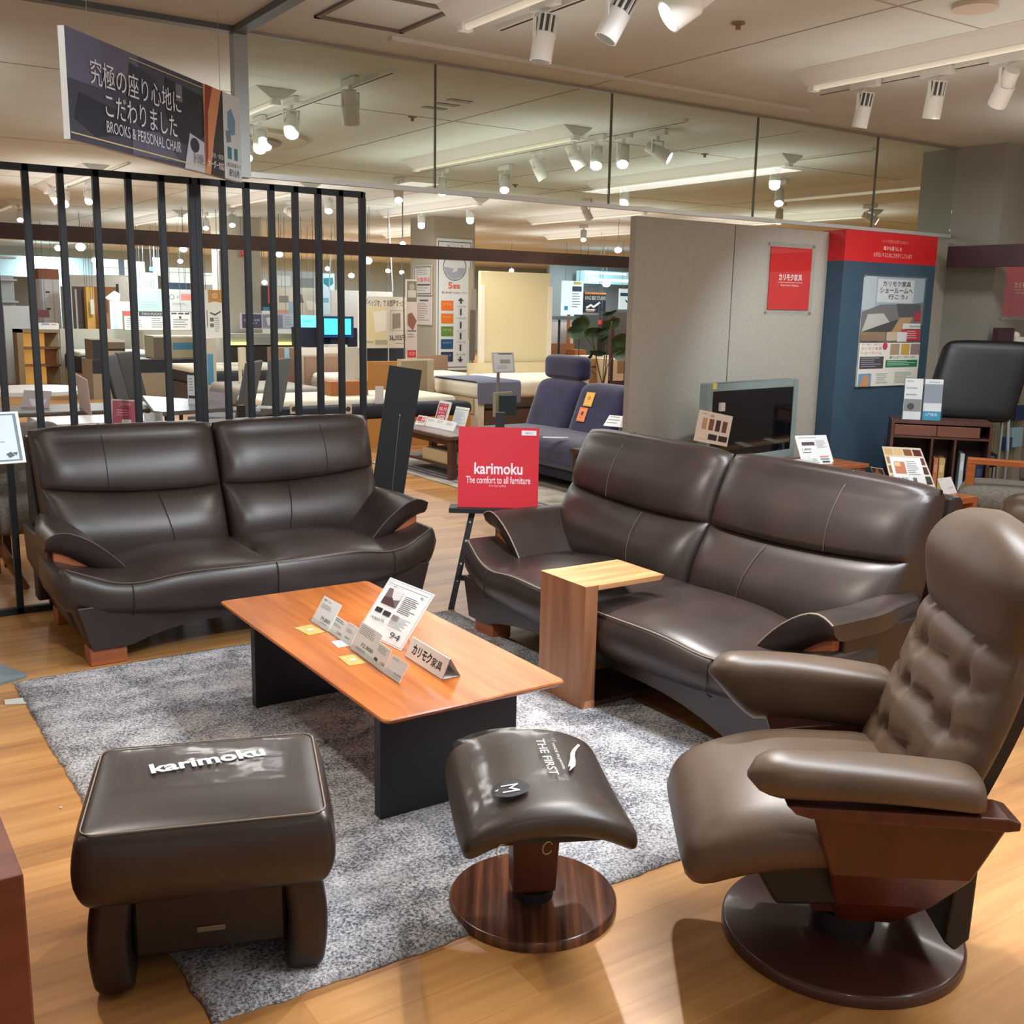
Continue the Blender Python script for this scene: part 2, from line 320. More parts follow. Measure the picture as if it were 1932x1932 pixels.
hx0, hx1, hy0, hy1 = 2.03, 2.47, 4.17, 4.66
mb = MB()
for a in ((hx0, hx1, hy0, hy0+.022), (hx0, hx1, hy1-.022, hy1), (hx0, hx0+.022, hy0, hy1), (hx1-.022, hx1, hy0, hy1)): mb.box(*a, 2.688, 2.7)
o = mb.build('ceiling_hatch', flat((112, 102, 88), .6)); tag(o, 'square access hatch frame in the ceiling just in front of the glass wall', 'hatch')
# hanging glass wall with its post and bottom rail
gx = [1.87, 2.90, 4.09, 5.31, 6.53, 7.47]
struct('window_1', MB().box(1.87, 7.47, 5.096, 5.104, 2.06, 2.69), GLASS)
mb = MB()
for x in gx[1:-1]: mb.box(x-.0035, x+.0035, 5.092, 5.108, 2.06, 2.69)
struct('window_2', mb, flat((104, 104, 92), .5))
struct('trim_5', MB().box(1.805, 1.872, 5.07, 5.13, 2.03, 2.7), ALU)
struct('trim_6', MB().box(1.872, 7.47, 5.085, 5.115, 2.035, 2.06), flat((214, 216, 212), .35, .3))
# grey cloth partition with a seam, blue column box, right pillar
struct('wall_partition', MB().box(4.34, 5.19, 5.13, 5.19, 0, 2.01).box(5.196, 6.14, 5.13, 5.19, 0, 2.01), CLOTHWALL, bevel=.006)
struct('trim_7', MB().box(5.188, 5.198, 5.135, 5.18, 0, 2.0), flat((70, 64, 56)))
NAVYP = noisy('slate_blue_panel', (52, 76, 94), (60, 86, 104), .6, 2, .05); REDP = flat((206, 34, 38), .5)
mb = MB().box(6.12, 7.17, 4.985, 5.19, 0, 1.81).mat(1).box(6.12, 7.17, 4.985, 5.19, 1.81, 2.02)
col = mb.build('display_column', [NAVYP, REDP]); tag(col, 'slate blue column box with a bright red top band beside the grey partition', 'column')
pm, ms = printing([('t', 'カリモク家具の品質と心地よさ', .38, .22, .66, .34, (236, 150, 146)), ('t', '確かな暮らしを', .40, .44, .60, .58, (250, 226, 222)), ('t', 'お手伝いするために力を尽くしています', .3, .66, .72, .82, (250, 200, 196))], 1.05, .21)
po = pm.build('band_lettering', ms, col); po.location = (6.12, 4.985, 1.81)
struct('wall_corner', MB().box(7.17, 7.52, 5.1, 5.16, 0, 2.0), CLOTHWALL)
struct('wall_pillar', MB().box(7.475, 8.3, 4.69, 5.4, 0, CEIL), noisy('pillar_cloth', (150, 148, 138), (160, 158, 148), .9, 120, .2, 300))
# dark timber beams hanging round the bay
struct('trim_8', MB().box(-2.6, 6.8, 7.0, 7.09, 1.785, 1.877), noisy('beam_brown', (66, 46, 40), (80, 56, 46), .45, 3))
bx0 = aty(1775, 462, 4.6); 
struct('trim_9', MB().box(7.25, 7.33, .5, 4.95, 1.80, 1.955), noisy('beam_purple', (62, 46, 52), (72, 54, 60), .5, 3))
# pillar in the shop floor behind, beige display wall, low partitions
struct('wall_shop_pillar', MB().box(7.72, 8.42, 13.6, 14.3, 0, CEIL), noisy('pillar_beige', (170, 160, 140), (180, 170, 150), .9, 100, .2, 300))
p0 = at(430, 480, 2.7)
a = aty(424, 500, 16); b = aty(492, 500, 16)
struct('wall_shop_pillar_far', MB().box(a.x, b.x, 16, 16.6, 0, CEIL), noisy('pillar_cream', (184, 178, 160), (192, 186, 168), .9, 100, .1, 300))
# ============================================================= ceiling fittings
def trough(name, label, x, y0, y1, group):
    t = thing(name, label, 'ceiling light', (x, y0, CEIL), group=group); L = y1-y0
    MB().prism([(-.13, 0), (.13, 0), (.105, -.02), (.035, -.065), (-.035, -.065), (-.105, -.02)], 0, L).build('housing', flat((206, 204, 196), .5), t, bevel=.003)
    MB().cyl((0, .05, -.078), (0, L-.05, -.078), .014, seg=10).build('lamp_tube', flat((222, 214, 196), .35, 0, .35), t, smooth=True)
    for yy in (.012, L-.05): MB().box(-.028, .028, yy, yy+.038, -.095, -.06).build('lamp_socket', WHITE, t)
    return t
TR = [(2.5, 1.7, 4.17, 'white twin-sided fluorescent batten cut off by the top edge near the hatch'), (4.62, .6, 4.08, 'long white fluorescent batten on the right-hand ceiling above the spot track'),
 (2.5, 6.3, 8.8, 'white fluorescent batten behind the glass just right of the grey post'), (4.68, 6.2, 8.6, 'long white fluorescent batten seen through the second and third panes'),
 (6.82, 6.15, 8.75, 'white fluorescent batten seen through the third and fourth panes'), (8.95, 5.6, 8.3, 'white fluorescent batten seen through the right-hand panes'),
 (2.5, 10.9, 13.4, 'white fluorescent batten over the third row behind the lattice, near one'), (4.68, 10.9, 13.4, 'fluorescent batten above the dark beam behind the lattice right half'),
 (6.82, 10.9, 13.4, 'fluorescent batten in front of the beige shop pillar'), (8.95, 10.4, 12.9, 'fluorescent batten right of the beige shop pillar'), (.38, 6.3, 8.8, 'white fluorescent batten at the left edge behind the hanging banner'),
 (.38, 10.9, 13.4, 'fluorescent batten far left above the dark beam'), (4.68, 15.5, 18, 'distant fluorescent batten on the far ceiling, middle row'), (2.5, 15.5, 18, 'distant fluorescent batten on the far ceiling, left row'),
 (8.95, 15, 17.5, 'distant fluorescent batten on the far ceiling beyond the shop pillar'), (11.1, 8.6, 11.1, 'fluorescent batten seen just above the partition top, near'), (11.1, 13, 15.5, 'fluorescent batten seen above the partition top, far')]
for (x, y0, y1, lb) in TR: trough('fluorescent_batten', lb, x, y0, y1, 'fluorescent battens on the ceiling')
def track(label, x, y0, y1):
    t = thing('lighting_track', label, 'track', (x, y0, CEIL), group='lighting tracks on the ceiling')
    MB().box(-.018, .018, 0, y1-y0, -.02, 0).build('rail', flat((228, 224, 214), .5), t)
    MB().box(-.007, .007, .01, y1-y0-.01, -.0215, -.02).build('slot', flat((40, 38, 36), .6), t)
for (x, y0, y1, lb) in [(2.78, 2.2, 4.3, 'white lighting track with three spotlights at the top edge'), (5.02, 1.9, 4.36, 'white lighting track with three spotlights over the right corner'), (2.81, 5.4, 7.8, 'lighting track behind the first glass pane'),
                        (5.05, 5.5, 9.3, 'lighting track behind the glass carrying five spotlights'), (7.0, 5.5, 10, 'lighting track behind the right-hand glass panes'), (2.7, 10.5, 13.5, 'lighting track above the beam behind the lattice')]: track(lb, x, y0, y1)
SPW = flat((226, 224, 218), .4); LENS = flat((225, 238, 255), .3, 0, 26); LENS_OFF = flat((90, 90, 88), .3)
def spotlight(kind):
    t = thing('track_spotlight', 'x', 'spotlight')
    MB().box(-.02, .02, -.09, .09, -.045, -.002).build('adapter', SPW, t, bevel=.004)
    h = MB().cyl((0, 0, -.045), (0, 0, -.075), .012, seg=12).box(-.052, .052, -.008, .008, -.082, -.072).box(-.054, -.048, -.008, .008, -.16, -.072).box(.048, .054, -.008, .008, -.16, -.072).build('yoke', SPW, t)
    return t
def head(t, aim, lit, fins=True, r=.046):
    p = V((0, 0, -.15)); d = V(aim).normalized(); e = thing_part('lamp_head', t, p, d)
    b = MB().cyl((0, 0, -.10), (0, 0, .01), r, r, 24).cyl((0, 0, .01), (0, 0, .085), r*.86, r*.80, 24)
    if fins:
        for i in range(10): b.push(MX.Rotation(2*pi*i/10, 4, 'Z')).box(r*.7, r*1.0, -.003, .003, .01, .085).pop()
    b.build('housing', SPW, e, smooth=True)
    if fins:
        b = MB()
        for i in range(10): b.push(MX.Rotation(2*pi*(i+.5)/10, 4, 'Z')).box(r*.80, r*.87, -.006, .006, .015, .078).pop()
        b.build('cooling_slots', flat((60, 62, 62), .6), e)
    MB().cyl((0, 0, -.101), (0, 0, -.1005), r*.86, seg=24).build('lens', LENS if lit else LENS_OFF, e)
def thing_part(name, parent, p, d):
    e = bpy.data.objects.new(name, None); COL.objects.link(e); e.parent = parent; e.location = p
    e.rotation_euler = (-d).to_track_quat('Z', 'Y').to_euler(); return e
def spot_at(px, py, aim, lit, label, fins=True, z=2.55, r=.046):
    p = at(px, py, z); t = spotlight(0); t.location = (p.x, p.y, CEIL); t.scale = (1, 1, 1); tag(t, label, 'spotlight', 'spotlights on the ceiling tracks'); head(t, aim, lit, fins, r); return t
cam_dir = lambda px, py: (V((0, 0, EYE)) - at(px, py, 2.55)).normalized()
# near ones (backs towards us, aimed at the furniture)
spot_at(1027, 68, (-.1, .1, -1), False, 'white finned spotlight hanging straight down at the top edge, leftmost of three')
spot_at(1166, 28, (-.45, .25, -1), False, 'white finned spotlight tilted at the top edge, middle of three')
spot_at(1302, 2, (-1, .45, -.8), True, 'white spotlight with a bright rim at the top edge, rightmost of three', False, r=.06)
spot_at(1629, 205, (0, .2, -1), False, 'white finned spotlight over the right corner, leftmost of three', r=.042)
spot_at(1764, 185, (.1, .2, -1), False, 'white finned spotlight over the right corner, middle of three', r=.045)
spot_at(1897, 162, (.5, .8, -1), False, 'white spotlight seen end-on over the right corner, rightmost of three', False)
spot_at(661, 200, (.2, .3, -1), False, 'large pale spotlight hanging straight down behind the first glass pane', False, r=.05)
LAMPS = [(490, 268, 1, 'bright spotlight just right of the grey post behind the glass, middle of three', -1), (550, 238, 1, 'bright round spotlight under the short track behind the first pane', -1), (465, 285, 1, 'bright spotlight peeping out beside the grey post, lowest of three', -1),
 (1125, 300, 1, 'bright spotlight left of the second glass joint, larger of the pair', -1), (1175, 297, 1, 'bright spotlight right of the second glass joint', -1), (952, 348, 1, 'lit spotlight low behind the second pane, right of its joint', -1), (834, 353, 1, 'small lit spotlight close above the glass bottom rail', -1),
 (1015, 322, 0, 'pale spotlight tilted to the right behind the second pane', 1), (1084, 300, 0, 'pale upright spotlight left of the two bright ones', 1), (1178, 375, 1, 'lit spotlight below the pair at the second glass joint', -1), (1240, 292, 1, 'dim slit of a spotlight behind the third pane', 2),
 (1106, 404, 0, 'white cylinder spotlight hanging tilted left of the partition top', 1), (1101, 446, 1, 'small lit spotlight below the tilted white cylinder', -1), (1462, 340, 1, 'bright spotlight behind the fourth pane, topmost of a column of three', -1), (1470, 374, 1, 'bright spotlight behind the fourth pane, middle of a column of three', -1), (1470, 410, 1, 'brightest spotlight behind the fourth pane, lowest just above the partition', -1),
 (887, 410, 1, 'bright spotlight in front of the beige shop pillar, right one', -1), (795, 420, 1, 'bright spotlight in front of the beige shop pillar, left one', -1), (752, 368, 1, 'lit spotlight right of the lattice top corner', -1), (620, 390, 1, 'lit spotlight between the last lattice bars', -1), (548, 405, 1, 'tilted lit spotlight between the middle lattice bars', 2),
 (168, 372, 1, 'bright spotlight beside the third lattice bar, right of the pair', -1), (122, 378, 1, 'bright spotlight beside the second lattice bar, left of the pair', -1), (38, 408, 1, 'lit spotlight beside the first lattice bar above the beam', -1), (101, 372, 0, 'pale unlit spotlight left of the pair beside the second lattice bar', 1),
 (388, 424, 1, 'lit spotlight right of the double lattice post, lower of the pair', -1), (438, 418, 1, 'lit spotlight right of the double lattice post, upper of the pair', -1), (1640, 414, 1, 'dim spotlight right of the third glass joint above the red band', 2)]
for (px, py, lit, lb, k) in LAMPS:
    aim = {-1: cam_dir(px, py)*.7+V((0, 0, -.75)), 1: V((.5, -.3, -1)), 2: V((.7, -.9, -.6))}[k]
    spot_at(px, py, aim, bool(lit), lb, False, z=2.53)
HL = [(152, 466, 17, .07, 'glaring shop lamp below the beam between the second and third lattice bars'), (346, 470, 15, .05, 'lit shop lamp under the beam left of the double post'), (527, 480, 15, .05, 'lit shop lamp under the beam between middle lattice bars'), (694, 492, 14, .06, 'glaring shop lamp at the last lattice bar under the beam'),
      (412, 474, 18, .04, 'small lit lamp under the beam right of the double post'), (618, 507, 20, .05, 'small far lamp, left of the far row under the beam'), (663, 520, 20, .06, 'small far lamp, right of the far row under the beam'), (732, 511, 20, .05, 'far lamp beside the poster cord'), (758, 514, 20, .05, 'far lamp left of the beige shop pillar'), (340, 493, 21, .05, 'far lamp left of the double post above the white canopy'),
      (965, 511, 18, .05, 'small far lamp above the beige display wall'), (1144, 535, 18, .09, 'far lamp right of the cyan poster, the larger'), (1166, 472, 12, .05, 'lit lamp above the beam near the partition'), (760, 460, 11, .03, 'tiny lit lamp on the upper side of the beam'), (499, 533, 20, .05, 'far lamp beside the dark poster'), (110, 468, 20, .06, 'far lamp next to the second lattice bar'), (178, 491, 19, .05, 'far lamp beside the third lattice bar')]
for (px, py, y, r, lb) in HL:
    p = aty(px, py, y); t = thing('shop_lamp', lb, 'lamp', p, group='bright lamps far across the shop floor')
    zz = max(.05, CEIL-p.z)
    MB().ell((0, 0, 0), r, r, r*.8, 14, 8).build('bulb', LENS, t, smooth=True); MB().cyl((0, 0, r*.7), (0, 0, zz), .004, seg=6).build('cord', flat((120, 124, 124)), t)
# ceiling diffuser and vents
t = thing('ceiling_air_outlet', 'round white air outlet in the ceiling behind the first glass pane', 'vent', (2.95, 8.3, CEIL))
MB().disc((0, 0), .55, -.03, 0, 48).build('cover', flat((196, 186, 168), .6), t, smooth=True)
MB().disc((0, 0), .34, -.05, -.03, 48).build('ring', flat((140, 132, 118), .6), t, smooth=True)
p = at(843, 197, 2.7); t = thing('ceiling_vent', 'three dark vent slots in the ceiling seen through the glass', 'vent', p)
for i in range(3): MB().push(MX.Rotation(R(0), 4, 'Z')).box(-.08, .08, -.03+i*.16-.16, .03+i*.16-.16, -.004, 0).pop().build('slot', flat((112, 102, 88)), t)
for (px, py, lb) in [(1393, 42, 'small brown sprinkler disc on the ceiling near the top right'), (778, 220, 'small sprinkler behind the first pane joint'), (1330, 290, 'small sprinkler behind the third pane'), (972, 348, 'tiny sprinkler beside the low lit spotlight')]:
    p = at(px, py, 2.7); tag(MB().disc((0, 0), .03, -.008, 0, 20).disc((0, 0), .012, -.03, -.008, 12).build('sprinkler', flat((140, 112, 88)), None), lb, 'sprinkler', 'ceiling sprinklers').location = p
p = at(1840, 8, 2.7); tag(MB().disc((0, 0), .09, -.02, 0, 32).build('smoke_detector', flat((206, 192, 172)), None, smooth=True), 'round cream detector disc at the top right edge of the ceiling', 'detector').location = p
# ============================================================= rug
RUG = rug_mat()
mb = MB(); NX, NY = 60, 72; rnd = random.Random(5); top = []
x0, x1, y0, y1 = .56, 2.50, 1.885, 4.215; ins = []
for j in range(NY+1):
    row = []
    for i in range(NX+1):
        u, v = i/NX, j/NY; ex = rnd.uniform(-.005, .005) if i in (0, NX) else 0; ey = rnd.uniform(-.005, .005) if j in (0, NY) else 0
        edge = i in (0, NX) or j in (0, NY)
        row.append((x0+(x1-x0)*u+ex+(.012*(1-v) if i == 0 else 0), y0+(y1-y0)*v+ey+.03*(.5-u)*(1-v), .004 if edge else .013+rnd.uniform(-.0012, .0012)))
    top.append(row)
mb.loft(top, False, False)
rim = top[0] + [r[-1] for r in top[1:]] + top[-1][-2::-1] + [r[0] for r in top[-2:0:-1]]
mb.loft([[(p[0], p[1], 0.0005) for p in rim], rim], False)
rug = mb.build('area_rug', RUG, smooth=True, ang=80); tag(rug, 'mottled light grey rug under the coffee table', 'rug')
# ============================================================= leather sofas
def sofa(W, label, group, loc, rz, foot_in=.11):
    t = thing('leather_sofa', label, 'sofa', loc, rz, group); h = W/2
    yf0 = -.47
    def front_y(x): k = abs(x)/h; return yf0 + .13*k**2.2
    def top_z(x): k = abs(x)/h; return .365 - .03*math.exp(-((k-.68)/.16)**2) + .05*max(0, (k-.78)/.22)**1.3
    def bot_z(x): k = abs(x)/h; return .185 + .02*k**2 + .05*max(0, (k-.85)/.15)**2
    N = 72; secs = []
    for i in range(N+1):
        u = -1+2*i/N; x = h*(1-(1-abs(u))**1.35)*(1 if u > 0 else -1)
        k = abs(x)/h; e = max(0, (k-.955)/.045); sh = sqrt(max(0, 1-e**2.4*.93))
        yf, zt, zb = front_y(x), top_z(x), bot_z(x); zm = (zt+zb)/2
        g = (abs(x)-h*.44)/(h*.44) if abs(x) < h*.88 else 1
        crown = .030*max(0, 1-abs(g)**3.2) ; groove = -.014*math.exp(-(x/.012)**2)
        wing = max(0, (k-.80)/.20); yb = .30-.28*wing**1.5
        z1 = lambda z: zm+(z-zm)*sh
        pr = [(yf+.05, zb), (yf+.012, zb+.02), (yf-.012, zb+(zt-zb)*.35), (yf-.018, zb+(zt-zb)*.6), (yf-.006, zt-.02), (yf+.004, zt-.004), (yf+.014, zt+.003)]
        for q in (.06, .14, .24, .36, .5, .7, 1): pr.append((yf+.01+(yb-yf-.02)*q, zt+.003+(crown+groove)*sin(pi*min(1, q*1.15))**.6 if q < .86 else zt))
        pr += [(yb, zb+.02), (yb-.03, zb)]
        off = .03*e
        secs.append([(x, y + (off if y < -.2 else -off), z1(z)) for y, z in pr])
    seat = MB().loft(secs).build('seat', LEATHER, t, smooth=True, ang=60)
    # piping along the front edge and cross seams
    MB().tube([(h*u*.985, front_y(h*u)-.001, top_z(h*u)+.001) for u in [.965*(-1+2*i/60) for i in range(61)]], .0026).build('front_piping', STITCH if W > 1.9 else flat((92, 80, 72), .5), seat, smooth=True)
    b = MB()
    for x in (-.68*h, .0, .68*h): b.tube([(x, front_y(x)+(.006 if q < .1 or q > .9 else -.013-.006*sin(pi*q)), bot_z(x)+.01+(top_z(x)-bot_z(x)-.01)*q) for q in [i/10 for i in range(11)]], .0022, 5)
    b.build('front_seam', SEAM, seat)
    def bk(zz, s): # front surface of a back cushion
        return .07+(zz-.33)*.40 + (-.055*sin(pi*min(1, max(0, (zz-.33)/.27)))**.8 if zz < .60 else -.040*sin(pi*min(1, (zz-.60)/.27))**.7)
    Wb = h-.07
    for sg in (-1, 1):
        xa, xb = .004, Wb; secs = []; NN = 34
        zc = lambda u: .60+.035*(u**2) - .012*sin(pi*u)
        for i in range(NN+1):
            u = .5-.5*cos(pi*i/NN); x = xa+(xb-xa)*u; s = abs(2*u-1); e = sqrt(max(0, 1-s**7)); c = zc(u); ztop = .895-.018*(s**6)
            pr = []
            zs = [.31, .34, .38, .43, .48, .53, .565, .585, .597, .60, .603, .615, .635, .67, .72, .77, .82, .85]
            for zz in zs:
                y = bk(zz, s); base = .07+(zz-.33)*.40+.03; gr = .016*math.exp(-((zz-.60)/.006)**2)
                z2 = zz if zz < .31 else zz+(c-.60)*max(0, 1-abs(zz-.60)/.3)
                pr.append((base+(y-base)*e+gr*e+.02*(1-e), z2))
            yt = .07+(.85-.33)*.40
            pr += [(yt-.012+.075*(1-e), ztop-.018-.01*(1-e)), (yt+.02+.05*(1-e), ztop-.006*(1-e)), (yt+.06, ztop-.002), (yt+.088, ztop-.03), (yt+.09, .80), (yt+.02, .31)]
            secs.append([(sg*(x + (.02*u*((z-.6)/.3) if z > .3 else 0)), y, z) for y, z in pr])
        bc = MB().loft(secs).build('back_cushion', LEATHER, t, smooth=True, ang=70)
        xs = xa+(xb-xa)*(.34 if sg > 0 else .34); b = MB(); 
        xh = xa+(xb-xa)*.66; xl = xa+(xb-xa)*.33
        b.tube([(sg*xh, bk(z, 0)-.001, z) for z in [.615+(.25)*i/14 for i in range(15)]] + [(sg*xh, .278, .88), (sg*xh, .305, .897), (sg*xh, .34, .897)], .0016, 5)
        b.tube([(sg*(xl+.05*(z-.33)/.27), bk(z, 0)-.001, z) for z in [.335+.255*i/14 for i in range(15)]], .0016, 5)
        b.build('seam', SEAM if W < 1.9 else flat((96, 84, 76)), bc)
        # arm pad: leaf sloping from outside top to inside front
        secs = []; M_ = 22; xi, xo = h-.30, h+.005
        for j in range(M_+1):
            v = j/M_; y = -.235+.50*v; e = sqrt(max(0, 1-max(0, (.10-v)/.10)**2*.75)); back = max(0, (v-.45)/.55)
            xo2 = xo-.05*back; xi2 = xi-.02+.02*v; up, dn = [], []
            for i in range(15):
                a = .5-.5*cos(pi*i/14); x = xi2+(xo2-xi2)*a
                zt = .328+.212*(1-(1-a)**2.0)-.035*max(0, (a-.7)/.3)**2+.03*back*(1-a)
                th = (.040+.078*sin(pi*min(1, .03+a*.94))**.7)*(e if v < .5 else 1)
                up.append((sg*x, y, zt)); dn.append((sg*x, y+(.012 if v < .2 else 0), zt-th-.004))
            secs.append(up+dn[::-1])
        ap = MB().loft(secs).build('arm_pad', LEATHER, t, smooth=True, ang=50)
        MB().tube([p for p in secs[0][:15]], .0032).build('arm_piping', STITCH if W > 1.9 else flat((70, 60, 54)), ap, smooth=True)
        MB().prism([(sg*(h-.03), .37), (sg*(h-.03), .475), (sg*(h-.10), .455), (sg*(h-.17), .415), (sg*(h-.25), .35), (sg*(h-.25), .34)], -.185, -.15).build('arm_wood_panel', FOOTWOOD, t, bevel=.004)
        MB().prism([(sg*(h-.15), .07), (sg*(h-.115), .07), (sg*(h-.02), .30), (sg*(h-.012), .46), (sg*(h-.05), .46), (sg*(h-.09), .30)], -.15, .40).prism([(sg*(h-.15), .07), (sg*(h-.118), .07), (sg*(h-.065), .24), (sg*(h-.10), .24)], -.352, -.15).build('side_panel', LEATHER_D, t, bevel=.008)
        for y in (-.37, .28): MB().box(*sorted((sg*(h-foot_in-.145), sg*(h-foot_in))), y, y+.10, 0, .072).build('foot', FOOTWOOD, t, bevel=.006)
    arch = [(-(h-.12), .07), (-(h-.07), .25), ((h-.07), .25), ((h-.12), .07), (h-.27, .07)]
    for i in range(15): a = i/14; x = (h-.27)*(1-2*a); arch.append((x, .07+.062*min(1, (1-abs(1-2*a)**3.5)*1.1)))
    MB().prism(arch, -.385, -.35).build('front_skirt', LEATHER, t, bevel=.003)
    MB().box(-(h-.15), h-.15, -.34, .36, .135, .27).build('seat_frame', LEATHER_D, t)
    MB().prism([(.36, .10), (.44, .10), (.475, .82), (.455, .845), (.405, .845), (.33, .3)], -(h-.05), h-.05, 'x').build('back_shell', LEATHER_D, t, bevel=.012)
    return t
s1 = sofa(1.72, 'dark brown leather two-seat sofa in front of the black lattice screen', 'leather sofas round the coffee table', (1.60, 4.62, 0), 0)
s2 = sofa(2.0, 'dark brown leather sofa on the right behind the C-shaped side table', 'leather sofas round the coffee table', (2.79, 3.02, 0), -pi/2, .15)
# ============================================================= coffee table
t = thing('coffee_table', 'orange brown wooden coffee table on two black panel legs', 'table', (1.475, 2.98, 0))
mb = MB(); hw, hl = .297, .655
outl = []
for cx_, cy_, a0 in ((hw-.02, hl-.02, 0), (-hw+.02, hl-.02, 90), (-hw+.02, -hl+.02, 180), (hw-.02, -hl+.02, 270)):
    for k in range(6): q = R(a0+18*k); outl.append((cx_+.02*cos(q), cy_+.02*sin(q)))
sc2 = lambda k, z: [(x*(1-k/hw), y*(1-k/hl), z) for x, y in outl]
mb.loft([sc2(.045, .350), sc2(.012, .362), sc2(.002, .371), sc2(0, .376), sc2(.003, .380)]).build('tabletop', TABLEWOOD, t, smooth=True, ang=28)
for y in (.505, -.44-.04): MB().box(-.23, .23, y-.02, y+.02, .013, .352).build('leg_panel', flat((22, 24, 28), .45), t, bevel=.003)
# ============================================================= C-shaped side table
t = thing('side_table', 'C-shaped walnut side table reaching over the right sofa seat', 'table', (2.245, 2.85, 0))
MB().prism([(0, .013), (.058, .013), (.058, .473), (0, .473)], 0, .275).build('upright_panel', WALNUT, t, bevel=.002)
MB().prism([(.0585, .455), (.0585, .473), (.372, .473), (.355, .455)], 0, .275).build('top_panel', WALNUT_X, t)
MB().box(.0, .058, .0, .275, .473, .4745).build('top_cap', WALNUT_X, t)
MB().box(.058, .36, .0, .275, .013, .031).build('base_plate', DARKWOOD, t, bevel=.002)
MB().prism([(.006, .0131), (.0575, .0131), (.0575, .040), (.016, .040)], -.0012, .0).build('plinth_inlay', flat((206, 142, 100), .4), t)
# ============================================================= swivel recliner
t = thing('swivel_armchair', 'tall taupe leather swivel armchair on a round wooden base, cut off by the right edge', 'armchair', (1.93, 1.43, 0), R(143)-pi/2)
# local: front = +y (a), far side = +x (b)
BASEDARK = noisy('dark_red_base', (66, 38, 32), (78, 46, 38), .28, 2, .03, coat=.3)
MB().disc((0, 0), .278, 0.001, .03, 96, .008).build('base_disc', BASEDARK, t, smooth=True)
MB().disc((0, 0), .075, .03, .085, 40).build('swivel_collar', flat((28, 26, 28), .4), t, smooth=True)
for sg in (-1, 1):
    top_ = [(.12, .465), (-.21, .465)]; P_ = lambda b0, b1, pts: [(sg*b, a, z) for b, a, z in pts]
    secs = [[(sg*b, a, z) for b, a, z in q] for q in (
        [(.10, .04, .095), (.10, -.085, .095), (.07, -.085, .095), (.07, .04, .095)],
        [(.205, .075, .20), (.205, -.13, .20), (.175, -.13, .20), (.175, .075, .20)],
        [(.282, .112, .31), (.282, -.175, .31), (.254, -.175, .31), (.254, .112, .31)],
        [(.305, .165, .462), (.305, -.235, .462), (.275, -.235, .462), (.275, .165, .462)])]
    MB().loft(secs).build('side_panel', REDWOOD, t, bevel=.006)
MB().prism([(.085, .09), (.11, .16), (-.11, .16), (-.07, .09)], -.06, .06, 'x').build('cross_beam', REDWOOD, t, bevel=.004)
MB().prism([(.20, .185), (.27, .30), (-.18, .32), (-.14, .2)], -.20, .20, 'x').build('seat_mechanism', flat((22, 20, 20), .5), t, bevel=.01)
# rear black strut
MB().prism([(-.20, .40), (-.24, .43), (-.235, .10), (-.205, .07), (-.18, .09)], -.16, .16, 'x').build('rear_cover', flat((34, 30, 30), .5), t, bevel=.006)
def wseat(p):
    y, z, x = p.y, p.z, p.x; k = max(0, (y-.10)/.28)
    z2 = z - .070*k**2 - .012*(abs(x)/.28)**2 - .02*max(0, (-.05-y)/.2)
    return (x*(1-.05*k**2+.0), y, z2)
st = soft(MB(), -.262, .262, -.20, .40, .30, .425, .058, 16, wseat, .015).build('seat', LEATHER2, t, smooth=True, ang=80)
b = MB()
pts = []
for i in range(41):
    q = i/40; s = 2*q-1; x = .245*s; yy = .40-.085-.32*abs(s)**2.6 ; p = V(wseat(V((x, yy, .4345)))); pts.append((p.x, p.y, p.z-.0005))
MB().tube(pts, .0018, 5).build('seat_seam', flat((70, 56, 46)), st)
def arm(sg):
    secs = []
    for i in range(25):
        v = i/24; y = .30-.47*v; e = sqrt(max(.02, 1-max(0, (.16-v)/.16)**2)); e2 = sqrt(max(.05, 1-max(0, (v-.94)/.06)**2))
        w_ = .062+.012*v; h_ = .048-.004*v; x = sg*(.315-.02*v**2-.03*max(0, .3-v)); z = .535-.02*v+.012*sin(pi*v)
        secs.append([(x+w_*e*e2*(abs(cos(a))**.75)*(1 if cos(a) > 0 else -1), y, z+h_*e*e2*(abs(sin(a))**.8)*(1 if sin(a) > 0 else (-.75 if sg < 0 else -.75-1.9*min(1, max(0, v-.04)*5)))) for a in [2*pi*j/20 for j in range(20)]])
    ap = MB().loft(secs).build('arm_pad', LEATHER2, t, smooth=True, ang=75)
    # soft inner flank joining the seat on the far side
    return ap
arm(1); arm(-1)
for sg in (1, -1):
    x = sg*.312
    MB().prism([(.22, .487), (.23, .495), (-.20, .487), (-.225, .480), (-.225, .462), (-.20, .458), (.18, .468), (.21, .476)], x-.045, x+.045, 'x').build('arm_wood_rail', REDWOOD, t, bevel=.008)
def winner(p):
    k = (p.z-.38)/.15; f_ = max(0, (p.y-.05)/.2); return (p.x+.035*k-.02, p.y-.05*(1-k)*f_, p.z)
def backf(p):
    # p.x width, p.z 0..1 up the back, p.y thickness (front -> +y)
    return p
secs = []; NZ = 40
def bline(s):   # centre line of the back, s 0..1 -> (a, z)
    a = -.11-.165*s-.03*sin(pi*s)+.03*max(0, s-.75); return a, .40+.63*s
NR = 84
